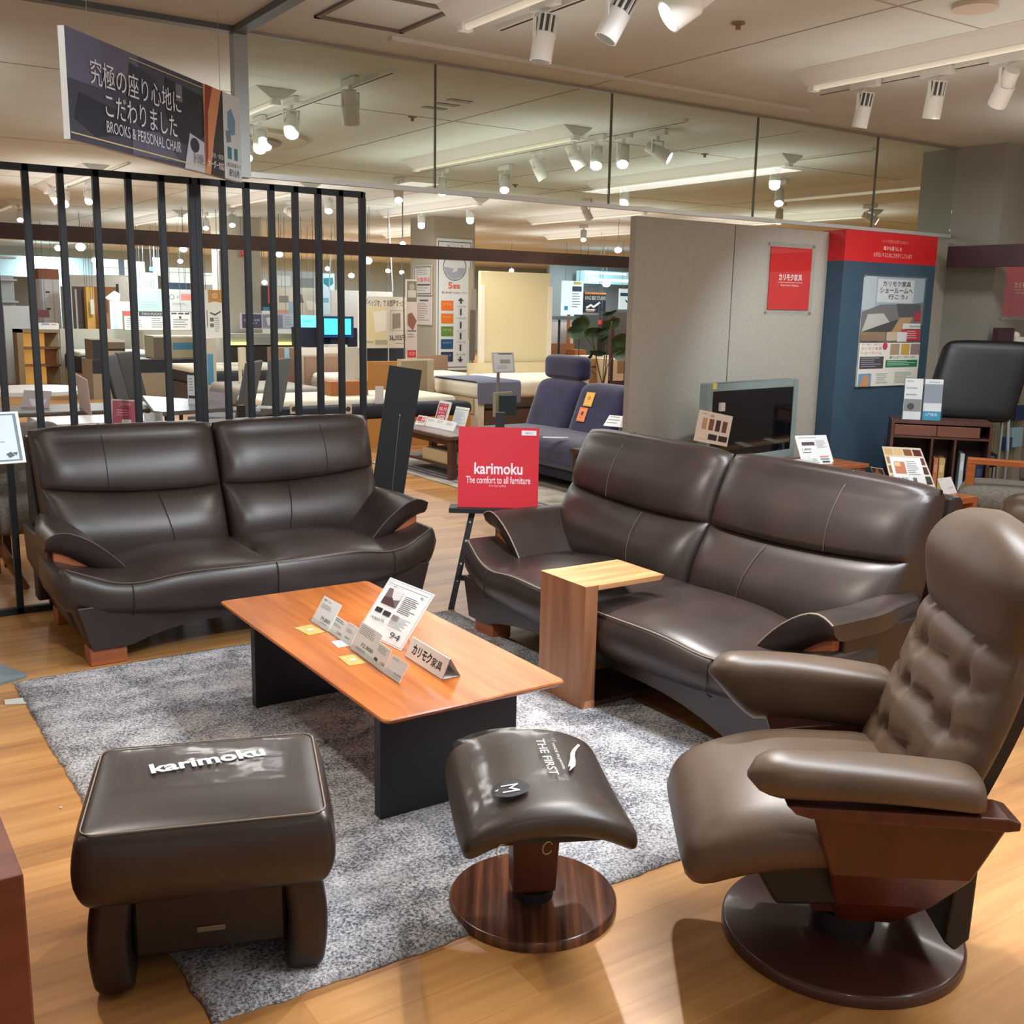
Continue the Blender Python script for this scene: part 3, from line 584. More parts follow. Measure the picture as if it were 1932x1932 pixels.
for i in range(NZ+1):
    s = i/NZ; a, z = bline(s); cap = max(0, (s-.80)/.20); wd = (.270+.012*sin(pi*min(1, s/.65)) -.035*math.exp(-((s-.62)/.05)**2)*.45 + .022*math.exp(-((s-.8)/.12)**2)); wd *= sqrt(max(.015, 1-cap**2.3)); wd = max(wd, .03)
    th = .052+.03*math.exp(-((s-.80)/.13)**2)-.018*math.exp(-((s-.60)/.022)**2); th *= sqrt(max(.06, 1-cap**5)); z -= 0
    ring = []
    for j in range(NR):
        q = 2*pi*j/NR; cx_, sy_ = cos(q), sin(q)
        x = wd*(abs(cx_)**.6)*(1 if cx_ > 0 else -1); y = th*(abs(sy_)**.7)*(1 if sy_ > 0 else -.75)
        # tufts on the front of the back rest
        if sy_ > 0 and s < .6:
            for (tx, ts) in [(tx, ts) for ts in (.12, .30, .46) for tx in (-.13, 0, .13)] :
                y -= .022*math.exp(-(((x-tx)/.03)**2+((s-ts)/.03)**2))
            for ts in (.12, .30, .46): y -= .010*math.exp(-((s-ts-.03*cos(x*24))/.012)**2)
            for tx in (-.13, .13): y -= .007*math.exp(-((x-tx)/.008)**2)
        ring.append((x, a+y, z))
    secs.append(ring)
MB().loft(secs).build('backrest', LEATHER2, t, smooth=True, ang=75)
secs = []
for i in range(31):
    s = i/30*.93; a, z = bline(s); cap = max(0, (s-.70)/.23); wd = .250*sqrt(max(.05, 1-cap**2.5)); 
    secs.append([(x, a+y, z) for x, y in ((wd, -.02), (wd, -.055), (wd*.85, -.075), (-wd*.85, -.075), (-wd, -.055), (-wd, -.02))])
MB().loft(secs).build('back_shell', LEATHER_D, t, smooth=True)
# ============================================================= small swivel footstool
t = thing('swivel_footstool', 'brown leather footstool with plastic film on a striped round wooden base', 'footstool', (1.383, 1.925, 0))
MB().disc((0, 0), .207, .001, .026, 80, .007).build('base_disc', BASEWOOD, t, smooth=True)
MB().disc((0, 0), .05, .026, .05, 32).build('collar', flat((28, 24, 24)), t, smooth=True)
ra = math.atan2(-.16, .34)   # cross direction of the stool top
T = MX.Rotation(ra, 4, 'Z')
MB().push(T).prism([(-.055, .05), (.05, .05), (.062, .30), (-.062, .30)], -.04, .04).pop().build('pedestal', REDWOOD, t, bevel=.006)
def sadd(p):
    k = p.x/.195; return (p.x*(1-.02*abs(k)), p.y, p.z-.055*abs(k)**2.4+.012*(abs(p.y)/.25)**2)
cu = MB().push(MX.Translation((-.04, -.055, 0)) @ T)
def wst(p): return sadd(p)
soft(cu, -.195, .195, -.235, .235, .32, .385, .03, 20, wst, .012).pop()
cush = cu.build('cushion', LEATHERM, t, smooth=True, ang=80)
MB().push(MX.Translation((-.04, -.055, 0)) @ T).box(-.14, .14, -.18, .18, .295, .325).pop().build('under_board', flat((28, 26, 26), .5), t)
film = MB(); FMX = MX.Translation((-.04, -.055, 0)) @ T
g = []; rn = random.Random(4); S_ = lambda x, y: .397-.048*(abs(x)/.195)**3+.012*(abs(y)/.25)**2-.012*max(abs(x)/.195, abs(y)/.235)**4
for i in range(25):
    g.append([tuple(FMX @ V((-.175+.35*i/24, -.215+.43*j/24, S_(-.175+.35*i/24, -.215+.43*j/24)+.004+rn.uniform(0, .0014)))) for j in range(25)])
MB().loft(g, False, False).build('plastic_film', FILM, t, smooth=True, ang=80)
# lettering printed on the film: reading direction runs along the stool's length
def on_stool(items, cx_, cy_, w, h, rot, name, mt=None):
    m, mats = printing(items, w, h, .0002); M = MX.Rotation(rot, 4, 'Z') @ MX.Rotation(-pi/2, 4, 'X')
    m.v = [M @ (p-V((w/2, 0, h/2))) for p in m.v]
    m.v = [FMX @ V((p.x+cx_, p.y+cy_, S_(p.x+cx_, p.y+cy_)+.0105+p.z)) for p in m.v]
    return m.build(name, mats, t)
on_stool([('t', 'THE FIRST', 0, .42, 1, 1, (236, 234, 228), .0), ('t', 'MADE IN JAPAN', .13, -.18, .83, .06, (214, 210, 200))], .037, .02, .2, .036, -pi/2, 'lettering')
wg = [(0, .02), (.04, 0), (.12, .16), (.30, .30), (.48, .40), (.62, .46), (.8, .62), (1, 1), (.86, .88), (.70, .80), (.62, .78), (.66, .92), (.52, .80), (.44, .62), (.30, .44), (.12, .26), (.02, .1)]
on_stool([('p', [(a, 1-b) for a, b in [(0, .75), (.02, .82), (.12, .70), (.3, .52), (.5, .40), (.62, .38), (.8, .28), (1, .0), (.82, .12), (.6, .22), (.42, .30), (.25, .45), (.08, .66)]], (236, 234, 228)), ('p', [(.50, .58), (.62, .66), (.78, .80), (.86, .98), (.70, .86), (.56, .76)], (236, 234, 228))], .105, .025, .17, .075, -pi/2, 'feather_emblem')
on_stool([('c', .5, .5, .5, (24, 24, 26), .5), ('t', 'M', .30, .28, .72, .72, (240, 238, 232)), ('p', [(.44, .8), (.56, .84), (.5, .92)], (200, 200, 196))], -.08, -.13, .085, .085, -pi/2, 'size_sticker')
for xx in (-.115, -.015):
    c = FMX @ V((xx, -.232, .315)); MB().tube([(c.x+.013*cos(a), c.y-.004, c.z+.014*sin(a)) for a in [R(20+300*i/14) for i in range(15)]], .0012, 5).build('wire_loop', flat((190, 170, 120), .3, .7), t)
# ============================================================= square ottoman
ang = math.atan2(-.17, .49); t = thing('square_ottoman', 'large dark brown leather ottoman with film on top in the left foreground', 'ottoman', (.672, 2.195, 0), ang)
cu = MB()
def wot(p):
    z = p.z; k = (z-.228)/.167; s = 1+.045*sin(pi*min(1, max(0, k)))-.04*max(0, 1-k*2.5)**2; return (p.x*s, p.y*s, z)
soft(cu, -.250, .250, -.220, .220, .228, .395, .019, 20, wot, .013)
cush = cu.build('seat_cushion', LEATHER, t, smooth=True, ang=80)
pth = []
for cx_, cy_, a0 in ((.238-.03, .208-.03, 0), (-.238+.03, .208-.03, 90), (-.238+.03, -.208+.03, 180), (.238-.03, -.208+.03, 270)):
    for k in range(7): q = R(a0+15*k); pth.append(((cx_+.03*cos(q))*1.028, (cy_+.03*sin(q))*1.03, .3962))
pth.append(pth[0]); MB().tube(pth, .0017, 5).build('top_stitching', STITCH, cush)
for sg in (-1, 1):
    def wl(p, sg=sg): k = p.z/.24; return (p.x+sg*.014*sin(pi*k), p.y, p.z)
    soft(MB(), *sorted((sg*.150, sg*.234)), -.190, .195, .013, .240, .022, 8, wl).build('side_support', LEATHER_D, t, smooth=True, ang=80)
MB().box(-.16, .16, -.135, .15, .06, .235).build('centre_box', LEATHER_D, t, bevel=.008)
MB().box(-.03, .03, -.138, -.135, .105, .118).build('metal_nameplate', flat((130, 124, 112), .35, .6), t, bevel=.002)
So = lambda x, y: .3955+.012*(1-abs(x/.255)**4)*(1-abs(y/.225)**4)
g = [[(-.205+.42*i/28, -.06+.235*j/18, So(-.205+.42*i/28, -.06+.235*j/18)+.0035+rn.uniform(0, .0016)) for j in range(19)] for i in range(29)]
MB().loft(g, False, False).build('plastic_film', FILM, t, smooth=True, ang=80)
m, mats = printing([('t', 'karimoku', 0, 0, 1, 1, (226, 232, 236), .03)], .255, .052, .0002); M = MX.Translation((.0, .065, 0)) @ MX.Rotation(R(11), 4, 'Z') @ MX.Rotation(-pi/2, 4, 'X')
m.v = [M @ (p-V((.1275, 0, .026))) for p in m.v]; m.v = [V((p.x, p.y, So(p.x, p.y)+.0065+p.z)) for p in m.v]; m.build('lettering', mats, t)
# ============================================================= bottom left cabinet corner
mb = MB().box(-.55, .243, 1.88, 2.7, .0, .45)
o = mb.build('wooden_cabinet', noisy('cabinet_red_brown', (104, 52, 36), (124, 66, 46), .4, 2, .05, stretch=(1, 8, 8)), bevel=.004); tag(o, 'reddish brown wooden cabinet corner at the bottom left edge', 'cabinet')
# ============================================================= lattice screen
t = thing('lattice_screen', 'black metal lattice screen of upright bars behind the left sofa', 'screen', (0, 5.18, 0))
ztop = 2.02
def xat(px, py): return aty(px, py, 5.18).x
bars = [xat(px, 345) for px in (47, 113, 179.5, 241, 303)] ; bars2 = [xat(px, 365) for px in (419, 464, 511, 556, 599.5, 641)]
post = [.742, xat(359.5, 345), xat(370.5, 345), xat(682.5, 380)]
for a, b in ((-.26, post[1]), (post[2], post[3])):
    for z, nm in ((ztop-.03, 'top_rail'), (0, 'bottom_rail')): MB().box(a, b, -.016, .016, z, z+.03).build(nm, BLACKM, t)
for x in [-.26, -.08, .1, .28, .46] + [post[0], bars[0]] + bars[1:] + bars2 + post[1:]:
    MB().box(x-.0145, x+.0145, -.016, .016, .0, ztop-.001).build('upright_bar', BLACKM, t, bevel=.002)
# ============================================================= hanging banner board
pR = at(455, 352, 1.97); sd = V((cos(R(44)), sin(R(44)), 0)); 
r = ray(133, 262); # left end on the banner plane
n_ = V((-sd.y, sd.x, 0)); kL = (pR-CP).dot(n_)/r.dot(n_); pL = CP + r*kL; wid = (pR-pL).length
hgt = .368
pics = [('r', 0, 0, .735, 1, (74, 76, 92)), ('r', .12, .0, .35, .3, (104, 104, 126)), ('r', 0, 0, .16, .45, (110, 112, 140)), ('p', [(.05, .55), (.28, .62), (.3, .8), (.12, .92), (.02, .8)], (48, 52, 66)), ('p', [(.30, .1), (.45, .15), (.5, .5), (.42, .8), (.28, .6)], (56, 58, 74)),
        ('p', [(.5, .1), (.735, .15), (.735, .6), (.6, .75), (.5, .5)], (38, 40, 50)), ('p', [(.3, .75), (.45, .7), (.58, .95), (.3, 1)], (100, 102, 124)), ('r', .56, .12, .60, .3, (120, 116, 130)), ('p', [(.64, .6), (.735, .66), (.735, 1), (.60, 1)], (206, 206, 214)), ('c', .67, .72, .03, (46, 46, 54), .08),
        ('r', .0, .93, .735, .945, (214, 196, 150)), ('r', .3, .05, .735, .06, (214, 196, 150)), ('r', .735, 0, .87, 1, (52, 46, 50)), ('p', [(.735, 0), (.86, 0), (.80, .6), (.77, 1), (.735, 1)], (226, 150, 104)), ('p', [(.75, 0), (.80, 0), (.765, .3), (.757, .8), (.738, .95), (.738, .4)], (150, 62, 42)),
        ('r', .87, 0, 1, 1, (226, 230, 234)), ('p', [(.90, .22), (.93, .16), (.96, .3), (.955, .45), (.93, .48), (.9, .4)], (120, 160, 190)), ('p', [(.885, .44), (.92, .42), (.925, .55), (.89, .58)], (120, 140, 160)), ('r', .895, .62, .925, .76, (28, 132, 140)), ('r', .945, .62, .97, .76, (28, 132, 140)),
        ('t', '究極の座り心地に', .10, .20, .585, .44, (236, 238, 244)), ('t', 'こだわりました', .165, .48, .555, .70, (236, 238, 244)), ('t', 'BROOKS & PERSONAL CHAIR', .165, .74, .575, .85, (226, 228, 236)),
        ('t', '選べる木部色', .655, .80, .72, .92, (60, 60, 70)), ('t', '張地・脚部', .77, .74, .86, .80, (230, 226, 222)), ('t', 'オーダー対応', .75, .83, .862, .92, (250, 248, 244), .01), ('t', '人間工学に基づいた', .88, .80, .99, .85, (60, 64, 70)), ('t', '座り心地', .90, .87, .975, .96, (40, 44, 50), .01)]
o = sheet('hanging_banner', 'long printed banner board with white Japanese headline hanging over the lattice screen', 'sign', MX.Translation(pL) @ MX.Rotation(R(44), 4, 'Z') @ MX.Rotation(0, 4, 'Y'), wid, hgt*1.0, .025, flat((228, 232, 234), .5), pics)
banner = (pL, pR, wid)
for q in (.12, .88):
    pp = pL+sd*wid*q; b = MB().cyl((q*wid, .012, hgt), (q*wid, .012, CEIL-pL.z), .0012, seg=5).build('hanging_wire', flat((150, 150, 148)), o)
# ============================================================= easel with red board
rz = AZ-pi/2   # facing the viewer's aisle
eo = V((2.496, 4.24, 0)); er = V((CX.x, CX.y, 0)).normalized(); ef = V((CF.x, CF.y, 0)).normalized()
t = thing('display_easel', 'black wooden display easel carrying the red square board', 'easel', tuple(eo + er*.235), rz)
MB().push(MX.Rotation(R(0), 4, 'X')).loft([[(x-.235+.0, 0, 0), (x-.235+.03, 0, 0), (x-.235+.03, .022, 0), (x-.235, .022, 0)] for x in (0,)] + [[(-.235+.125, .11, .62), (-.235+.155, .11, .62), (-.235+.155, .132, .62), (-.235+.125, .132, .62)]]).pop().build('leg', BLACK, t)
MB().loft([[(.205, 0, 0), (.235, 0, 0), (.235, .022, 0), (.205, .022, 0)], [(.08, .11, .62), (.11, .11, .62), (.11, .132, .62), (.08, .132, .62)]]).build('leg', BLACK, t)
MB().loft([[(-.015, .42, 0), (.015, .42, 0), (.015, .44, 0), (-.015, .44, 0)], [(-.015, .13, .75), (.015, .13, .75), (.015, .15, .75), (-.015, .15, .75)]]).build('leg', BLACK, t)
MB().box(-.022, .022, .115, .14, .46, .95).build('mast', BLACK, t)
MB().box(-.235, .245, .01, .12, .475, .50).build('shelf', BLACK, t, bevel=.003)
MB().box(-.20, .20, .022, .042, .14, .165).build('crossbar', BLACK, t)
b = MB()
for z in (.14, .22, .33, .42): 
    q = z/.62; x = -.235+.125*q+.015; b.cyl((x, .11*q-.0015, z), (x, .11*q+.0005, z), .0055, seg=12)
b.build('peg_holes', flat((200, 198, 190)), t)
items = [('t', 'karimoku', .20, .44, .80, .585, (240, 226, 236), .02), ('t', 'The comfort to all furniture', .10, .61, .90, .70, (240, 214, 222), .01), ('t', 'it is our policy', .39, .71, .60, .75, (236, 180, 190)), ('r', .78, .035, .965, .095, (232, 226, 232)), ('t', '特約モデル', .83, .05, .915, .08, (60, 50, 56))]
pe = V(tuple(eo+er*.235)); M = MX.Translation(pe) @ MX.Rotation(rz, 4, 'Z') @ MX.Translation((-.195, .035, .5005)) @ MX.Rotation(R(-9), 4, 'X')
o = sheet('red_brand_board', 'bright red square board with white lettering standing on the black easel', 'sign', M, .385, .385, .02, [flat((204, 22, 42), .5)], items)
# ============================================================= black leaning panel
A = aty(700, 960, 5.35); rv = V((CX.x, CX.y, 0)).normalized(); 
B0 = V((A.x-.02, 5.42, 0)); M = MX.Translation(B0) @ MX.Rotation(R(-14), 4, 'Z') @ MX.Rotation(R(8.5), 4, 'Y')
t = thing('leaning_black_panel', 'tall narrow black panel leaning sideways right of the lattice screen', 'panel', M=M)
MB().box(0, .19, 0, .025, 0, 1.12).build('board', flat((28, 32, 34), .6), t, bevel=.003)
MB().cyl((.095, -.004, .84), (.12, -.004, .3), .0012, seg=5).build('chain', STEEL, t); MB().ell((.095, -.006, .845), .005, .005, .009).build('hook', STEEL, t)
# ============================================================= papers and cards on tables
def fit(bl, br, tl, z0):
    BL, BR = at(*bl, z0), at(*br, z0); e = (BR-BL); w_ = e.length; e = e/w_
    r = ray(*tl); k = (BL-CP).dot(e)/r.dot(e); TL = CP+r*k; u = TL-BL; h_ = u.length; u = u/h_; n = u.cross(e)
    M = MX(((e.x, n.x, u.x, BL.x), (e.y, n.y, u.y, BL.y), (e.z, n.z, u.z, BL.z), (0, 0, 0, 1))); return M, w_, h_
def card(name, label, cat, bl, br, tl, z0, items, base=None, t=.002, group=None):
    M, w_, h_ = fit(bl, br, tl, z0); return sheet(name, label, cat, M, w_, h_, t, base or PAPER, items, group)
PAPER = flat((236, 238, 238), .35); INK = (70, 72, 78); LG = (150, 152, 158)
c7 = lambda x, y: (550+x/5.52, 1080+y/5.52)
G1 = 'price cards in the acrylic row on the coffee table'
card('price_card', 'tallest price card at the far left end of the acrylic row on the coffee table', 'card', c7(200, 505), c7(375, 615), c7(345, 240), .3815,
     [('t', '合板マンム', .08, .07, .5, .16, INK), ('l', .1, .25, .8, .42, 4, LG), ('t', '79,800', .38, .66, .9, .8, (60, 62, 70)), ('l', .45, .84, .9, .9, 1, LG)], group=G1)
card('price_card', 'second price card of the acrylic row on the coffee table', 'card', c7(380, 612), c7(508, 702), c7(470, 447), .3815, [('l', .08, .1, .9, .3, 2, INK), ('l', .1, .38, .8, .55, 3, LG), ('t', '7,000', .55, .7, .92, .84, (70, 72, 80))], group=G1)
card('price_card', 'third price card of the acrylic row, before the bright glaring one', 'card', c7(512, 704), c7(610, 772), c7(600, 515), .3815, [('t', 'テレワーク', .06, .06, .5, .14, INK), ('l', .1, .3, .8, .5, 3, LG), ('l', .2, .7, .8, .8, 2, INK)], group=G1)
card('price_card', 'widest price card of the acrylic row with a large price', 'card', c7(612, 790), c7(822, 942), c7(732, 510), .3815, [('l', .08, .08, .9, .4, 5, LG), ('t', '72,800', .35, .60, .92, .74, (60, 60, 66)), ('l', .2, .8, .9, .9, 2, LG)], group=G1)
card('price_card', 'fifth price card of the acrylic row, near the table front', 'card', c7(826, 944), c7(950, 1042), c7(915, 722), .3815, [('l', .1, .1, .9, .4, 5, LG), ('r', .1, .66, .34, .78, INK), ('t', '1,760', .6, .66, .92, .8, INK)], group=G1)
card('price_card', 'last price card of the acrylic row at the front right end', 'card', c7(954, 1044), c7(1120, 1155), c7(1050, 852), .3815, [('l', .1, .08, .6, .2, 2, LG), ('t', '6,600', .55, .66, .95, .78, LG), ('l', .6, .85, .95, .9, 1, LG)], group=G1)
M, w_, h_ = fit(c7(198, 512), c7(1125, 1160), c7(330, 300), .3805)
o = MB().box(0, w_, .003, .030, 0, .002).box(0, w_, -.006, -.004, 0, .018).build('acrylic_card_rail', ACRYL, None); o.matrix_world = M; tag(o, 'clear acrylic rail holding the row of price cards on the coffee table', 'card holder')
o = card('product_info_sheet', 'large glossy product information sheet standing behind the price cards', 'sign', c7(690, 600), c7(1135, 815), c7(1030, 50), .3815,
     [('f', .02, .02, .98, .98, .006, LG), ('r', .05, .08, .93, .087, INK), ('t', '納入例', .04, .045, .12, .072, INK), ('t', 'みさえ 通常リビング', .05, .10, .40, .135, INK), ('r', .12, .16, .46, .44, (112, 96, 96)), ('p', [(.22, .16), (.46, .16), (.46, .30), (.30, .34)], (206, 208, 208)), ('p', [(.12, .32), (.3, .30), (.44, .44), (.12, .44)], (74, 48, 52)), ('l', .52, .2, .9, .5, 10, INK),
      ('r', .10, .52, .25, .60, (40, 38, 42)), ('r', .29, .53, .45, .61, (52, 38, 42)), ('r', .50, .54, .64, .62, (132, 116, 110)), ('l', .5, .55, .9, .75, 7, LG), ('t', '19,800円', .1, .68, .40, .74, INK), ('t', '94', .66, .80, .88, .90, (52, 50, 50)), ('r', .82, .12, .88, .16, (150, 160, 160))], t=.003)
M = o.matrix_world.copy(); _, w_, h_ = fit(c7(690, 600), c7(1135, 815), c7(1030, 50), .3815)
st = MB()
for x in (.25, .8): st.tube([(w_*x, .004, h_*.55), (w_*x, .02, .06), (w_*x+.01, .10, .012)], .0018, 6)
e = st.build('wire_stand', flat((200, 196, 188), .25, .8), o)
# tent card
BL, BR = at(*c7(1180, 868), .3812), at(*c7(1567, 1117), .3812); e1 = (BR-BL).normalized(); nn = V((-e1.y, e1.x, 0)); 
if nn.x < 0: nn = -nn
L_ = (BR-BL).length; wd = .062; hh = .058
t = thing('tent_card', 'white triangular tent card lettered in black Japanese at the front of the coffee table', 'sign', M=MX(((e1.x, nn.x, 0, BL.x), (e1.y, nn.y, 0, BL.y), (0, 0, 1, .3812), (0, 0, 0, 1))))
MB().loft([[(x, 0, 0), (x, wd*.42, hh), (x, wd*.46, hh), (x, wd, 0), (x, wd-.002, 0), (x, wd*.44, hh-.003), (x, .003, .001), (x, wd-.003, .001), (x, wd-.003, 0)] for x in (0, L_)], cap=False).build('folded_card', PAPER, t)
q = sqrt((wd*.42)**2+hh**2); pm, ms = printing([('t', 'カリモク', .12, .22, .62, .74, (28, 26, 26), .03), ('t', '家具', .64, .30, .90, .74, (40, 38, 36), .01)], L_, q)
po = pm.build('printed_face', ms, t); po.rotation_euler = (-math.atan2(wd*.42, hh), 0, 0)
def flatcard(name, label, cat, quad, z, items, base, group=None, t=.0012):
    P = [at(*q, z) for q in quad]; e = (P[3]-P[0]); w_ = ((P[3]-P[0]).length+(P[2]-P[1]).length)/2; e.normalize(); u = (P[1]-P[0]); u = (u-e*u.dot(e)); h_ = u.length; u.normalize(); n = -V((0, 0, 1))
    M = MX(((e.x, n.x, u.x, P[0].x), (e.y, n.y, u.y, P[0].y), (0, -1, 0, z), (0, 0, 0, 1)))
    return sheet(name, label, cat, M, w_, h_, t, base, items, group) 
GOLD = flat((176, 156, 84), .5)
gi = [('c', .55, .5, .18, (240, 238, 220)), ('t', 'S', .47, .36, .63, .64, (176, 156, 84)), ('l', .1, .2, .35, .5, 3, (220, 204, 150))]
flatcard('gold_card', 'gold card with round S emblem beside the tallest price card', 'card', [c7(180, 655), c7(75, 565), c7(265, 538), c7(345, 622)], .3815, gi, GOLD)
flatcard('gold_card', 'gold card with round S emblem before the widest price card', 'card', [c7(600, 972), c7(468, 880), c7(660, 850), c7(765, 945)], .3815, gi, GOLD)
flatcard('folded_paper', 'small white folded paper lying on the coffee table between the gold cards', 'paper', [c7(485, 780), c7(405, 720), c7(530, 708), c7(590, 765)], .3815, [('l', .1, .3, .9, .6, 1, LG)], PAPER)
# ============================================================= floor bits at the left
P = [at(10, 1331), at(8, 1322), at(45, 1318), at(50, 1329)]
o = MB().loft([[(p.x, p.y, z) for p in P] for z in (.001, .004)]).build('care_label', flat((206, 208, 202))); tag(o, 'small white fabric label sticking out from under the rug corner', 'label')
p = at(115, 1526); tag(MB().ell((p.x, p.y, .004), .004, .003, .0035, 8, 6).build('paper_scrap', WHITE), 'tiny white scrap on the wood floor left of the large ottoman', 'scrap')
P = [at(-60, 1300), at(-60, 1262), at(0, 1256), at(50, 1275), at(50, 1279), at(0, 1293)]
t = thing('sign_stand', 'light grey sign stand at the left edge with a tilted information board', 'stand', (0, 0, 0))
MB().loft([[(p.x, p.y, z) for p in P] for z in (.0005, .010)]).build('base_plate', flat((132, 150, 158), .4, .3), t)
A = aty(-40, 880, 4.12); MB().cyl((at(-50, 1280).x, at(-50, 1280).y, .01), (A.x+.0, 4.13, .93), .012, seg=14).build('pole', flat((120, 130, 136), .4, .5), t)
TL, TR, BR = aty(-60, 782, 4.05), aty(10, 777, 4.05), aty(50, 872, 3.98)
u = (TR-BR); e = V((1, .08, 0)).normalized(); u = (u-e*u.dot(e)); h_ = u.length; u.normalize(); n = u.cross(e); W_ = .34; O = BR-e*W_
sheet('board', None, None, MX(((e.x, n.x, u.x, O.x), (e.y, n.y, u.y, O.y), (e.z, n.z, u.z, O.z), (0, 0, 0, 1))), W_, h_, .008, flat((220, 228, 230), .4), [('r', .03, .04, .97, .96, (110, 128, 138)), ('r', .06, .07, .94, .93, (206, 222, 228)), ('l', .5, .12, .85, .7, 9, (150, 168, 176)), ('p', [(.82, .82), (.87, .78), (.90, .86), (.85, .90)], (70, 84, 96)), ('p', [(.88, .80), (.93, .79), (.92, .86)], (70, 84, 96))], parent=t, part='printed_face', board='panel')
# ============================================================= television corner
t = thing('tv_board', 'long orange brown television board with slatted front behind the right sofa', 'cabinet', (4.15, 4.5, 0))
TVW = wood('tv_board_wood', (150, 84, 48), (182, 108, 64), .35, 2, 0)
MB().box(0, 1.80, 0, .46, .425, .45).build('top_board', TVW, t, bevel=.003)
MB().box(.02, 1.78, .02, .45, .06, .425).build('body', TVW, t)
b = MB()
for i in range(9): b.box(.03, 1.77, .008, .02, .075+i*.038, .075+i*.038+.024)
b.build('slatted_front', TVW, t)
for x in (.1, 1.6): MB().box(x, x+.1, .05, .42, 0, .06).build('foot', DARKWOOD, t)
o3 = aty(1320, 722, 4.72); M = MX.Translation((o3.x+.015, 4.66, .465)) @ MX.Rotation(R(9), 4, 'Z')
t = thing('television', 'silver framed flat television with a dark reflecting screen on the television board', 'television', M=M)
tw = (aty(1500, 718, 4.8)-aty(1320, 722, 4.66)).length-.01; th = .545
FRM = flat((150, 168, 168), .35, .4)
MB().box(0, .05, 0, .06, .02, th).box(tw-.055, tw, 0, .06, .02, th).box(.05, tw-.055, 0, .06, th-.05, th).box(.05, tw-.055, 0, .06, .02, .075).box(.02, tw-.02, .012, .055, .04, th-.02).build('bezel', FRM, t, bevel=.003)
MB().box(.048, tw-.053, .004, .012, .073, th-.048).build('screen', flat((10, 14, 18), .04, 0, 0, .8), t)
MB().box(tw*.3, tw*.7, -.10, .12, -.015, .0).box(tw*.44, tw*.56, .0, .05, -.001, .03).build('stand_base', flat((196, 194, 176), .5), t, bevel=.003)
MB().box(.045, .085, -.003, 0, th-.035, th+.004).build('yellow_note', flat((214, 208, 120)), t)
# wood sample card on a wire stand
t = thing('sample_card_stand', 'cream card of wood colour samples clipped to a wire stand before the television', 'sign', (0, 0, 0))
A, B_, D_ = aty(1309, 831, 4.56), aty(1371.5, 843, 4.54), aty(1318, 772, 4.56)
e = (B_-A); w_ = e.length; e.normalize(); u = D_-A; u = u-e*u.dot(e); h_ = u.length; u.normalize(); n = u.cross(e)
its = [('r', .14+.2*i, .22, .28+.2*i, .58, c) for i, c in enumerate([(188, 142, 100), (126, 74, 48), (70, 46, 44), (110, 68, 46)])] + [('r', .05, .68, .33, .90, (224, 204, 180)), ('r', .38, .70, .64, .88, (44, 40, 44)), ('r', .69, .70, .95, .88, (50, 34, 34)), ('t', 'mia', .34, .06, .44, .16, (110, 60, 50)), ('l', .1, .08, .28, .14, 1, LG)]
sheet('card', None, None, MX(((e.x, n.x, u.x, A.x), (e.y, n.y, u.y, A.y), (e.z, n.z, u.z, A.z), (0, 0, 0, 1))), w_, h_, .004, flat((222, 204, 188)), its, parent=t, board='panel')
MB().cyl((A.x+.12, 4.575, .451), (A.x+.14, 4.575, A.z+h_+.01), .004, seg=8).box(A.x+.02, A.x+.24, 4.545, 4.62, .4505, .456).build('wire_stand', STEEL, t)
MB().box(A.x+.2, A.x+.235, 4.55, 4.57, A.z+h_-.02, A.z+h_+.03).build('clip', flat((200, 196, 190)), t)
card('brochure_sheet', 'white product sheet with a dark oblong picture leaning on the television board', 'sign', (1513, 873), (1573, 871), (1499, 822), .452,
     [('r', .15, .25, .55, .38, (84, 56, 74)), ('l', .1, .08, .9, .16, 1, LG), ('l', .6, .2, .95, .5, 8, LG), ('t', '1,800', .12, .48, .4, .56, INK), ('l', .12, .62, .5, .7, 1, INK)], t=.004)
card('price_card', 'small white price card with coloured squares before the sheet on the television board', 'card', (1531, 876), (1571, 874.5), (1526, 859), .452, [('r', .5, .1, .9, .3, (220, 150, 140)), ('r', .5, .4, .9, .55, (100, 140, 140)), ('r', .55, .68, .9, .88, (60, 60, 70)), ('l', .1, .4, .4, .8, 2, LG)])
p = at(1238, 842, .45); 
for i in range(3):
    o = MB().box(p.x, p.x+.27, 4.53+.004*i, 4.70, .451+.012*i, .4625+.012*i).build('brochure', flat((226-6*i, 228-6*i, 228-6*i))); tag(o, ['bottom brochure of the white pile peeping over the right sofa back', 'middle brochure of the white pile peeping over the right sofa back', 'top brochure of the white pile peeping over the right sofa back'][i], 'brochure', 'brochure pile behind the right sofa')
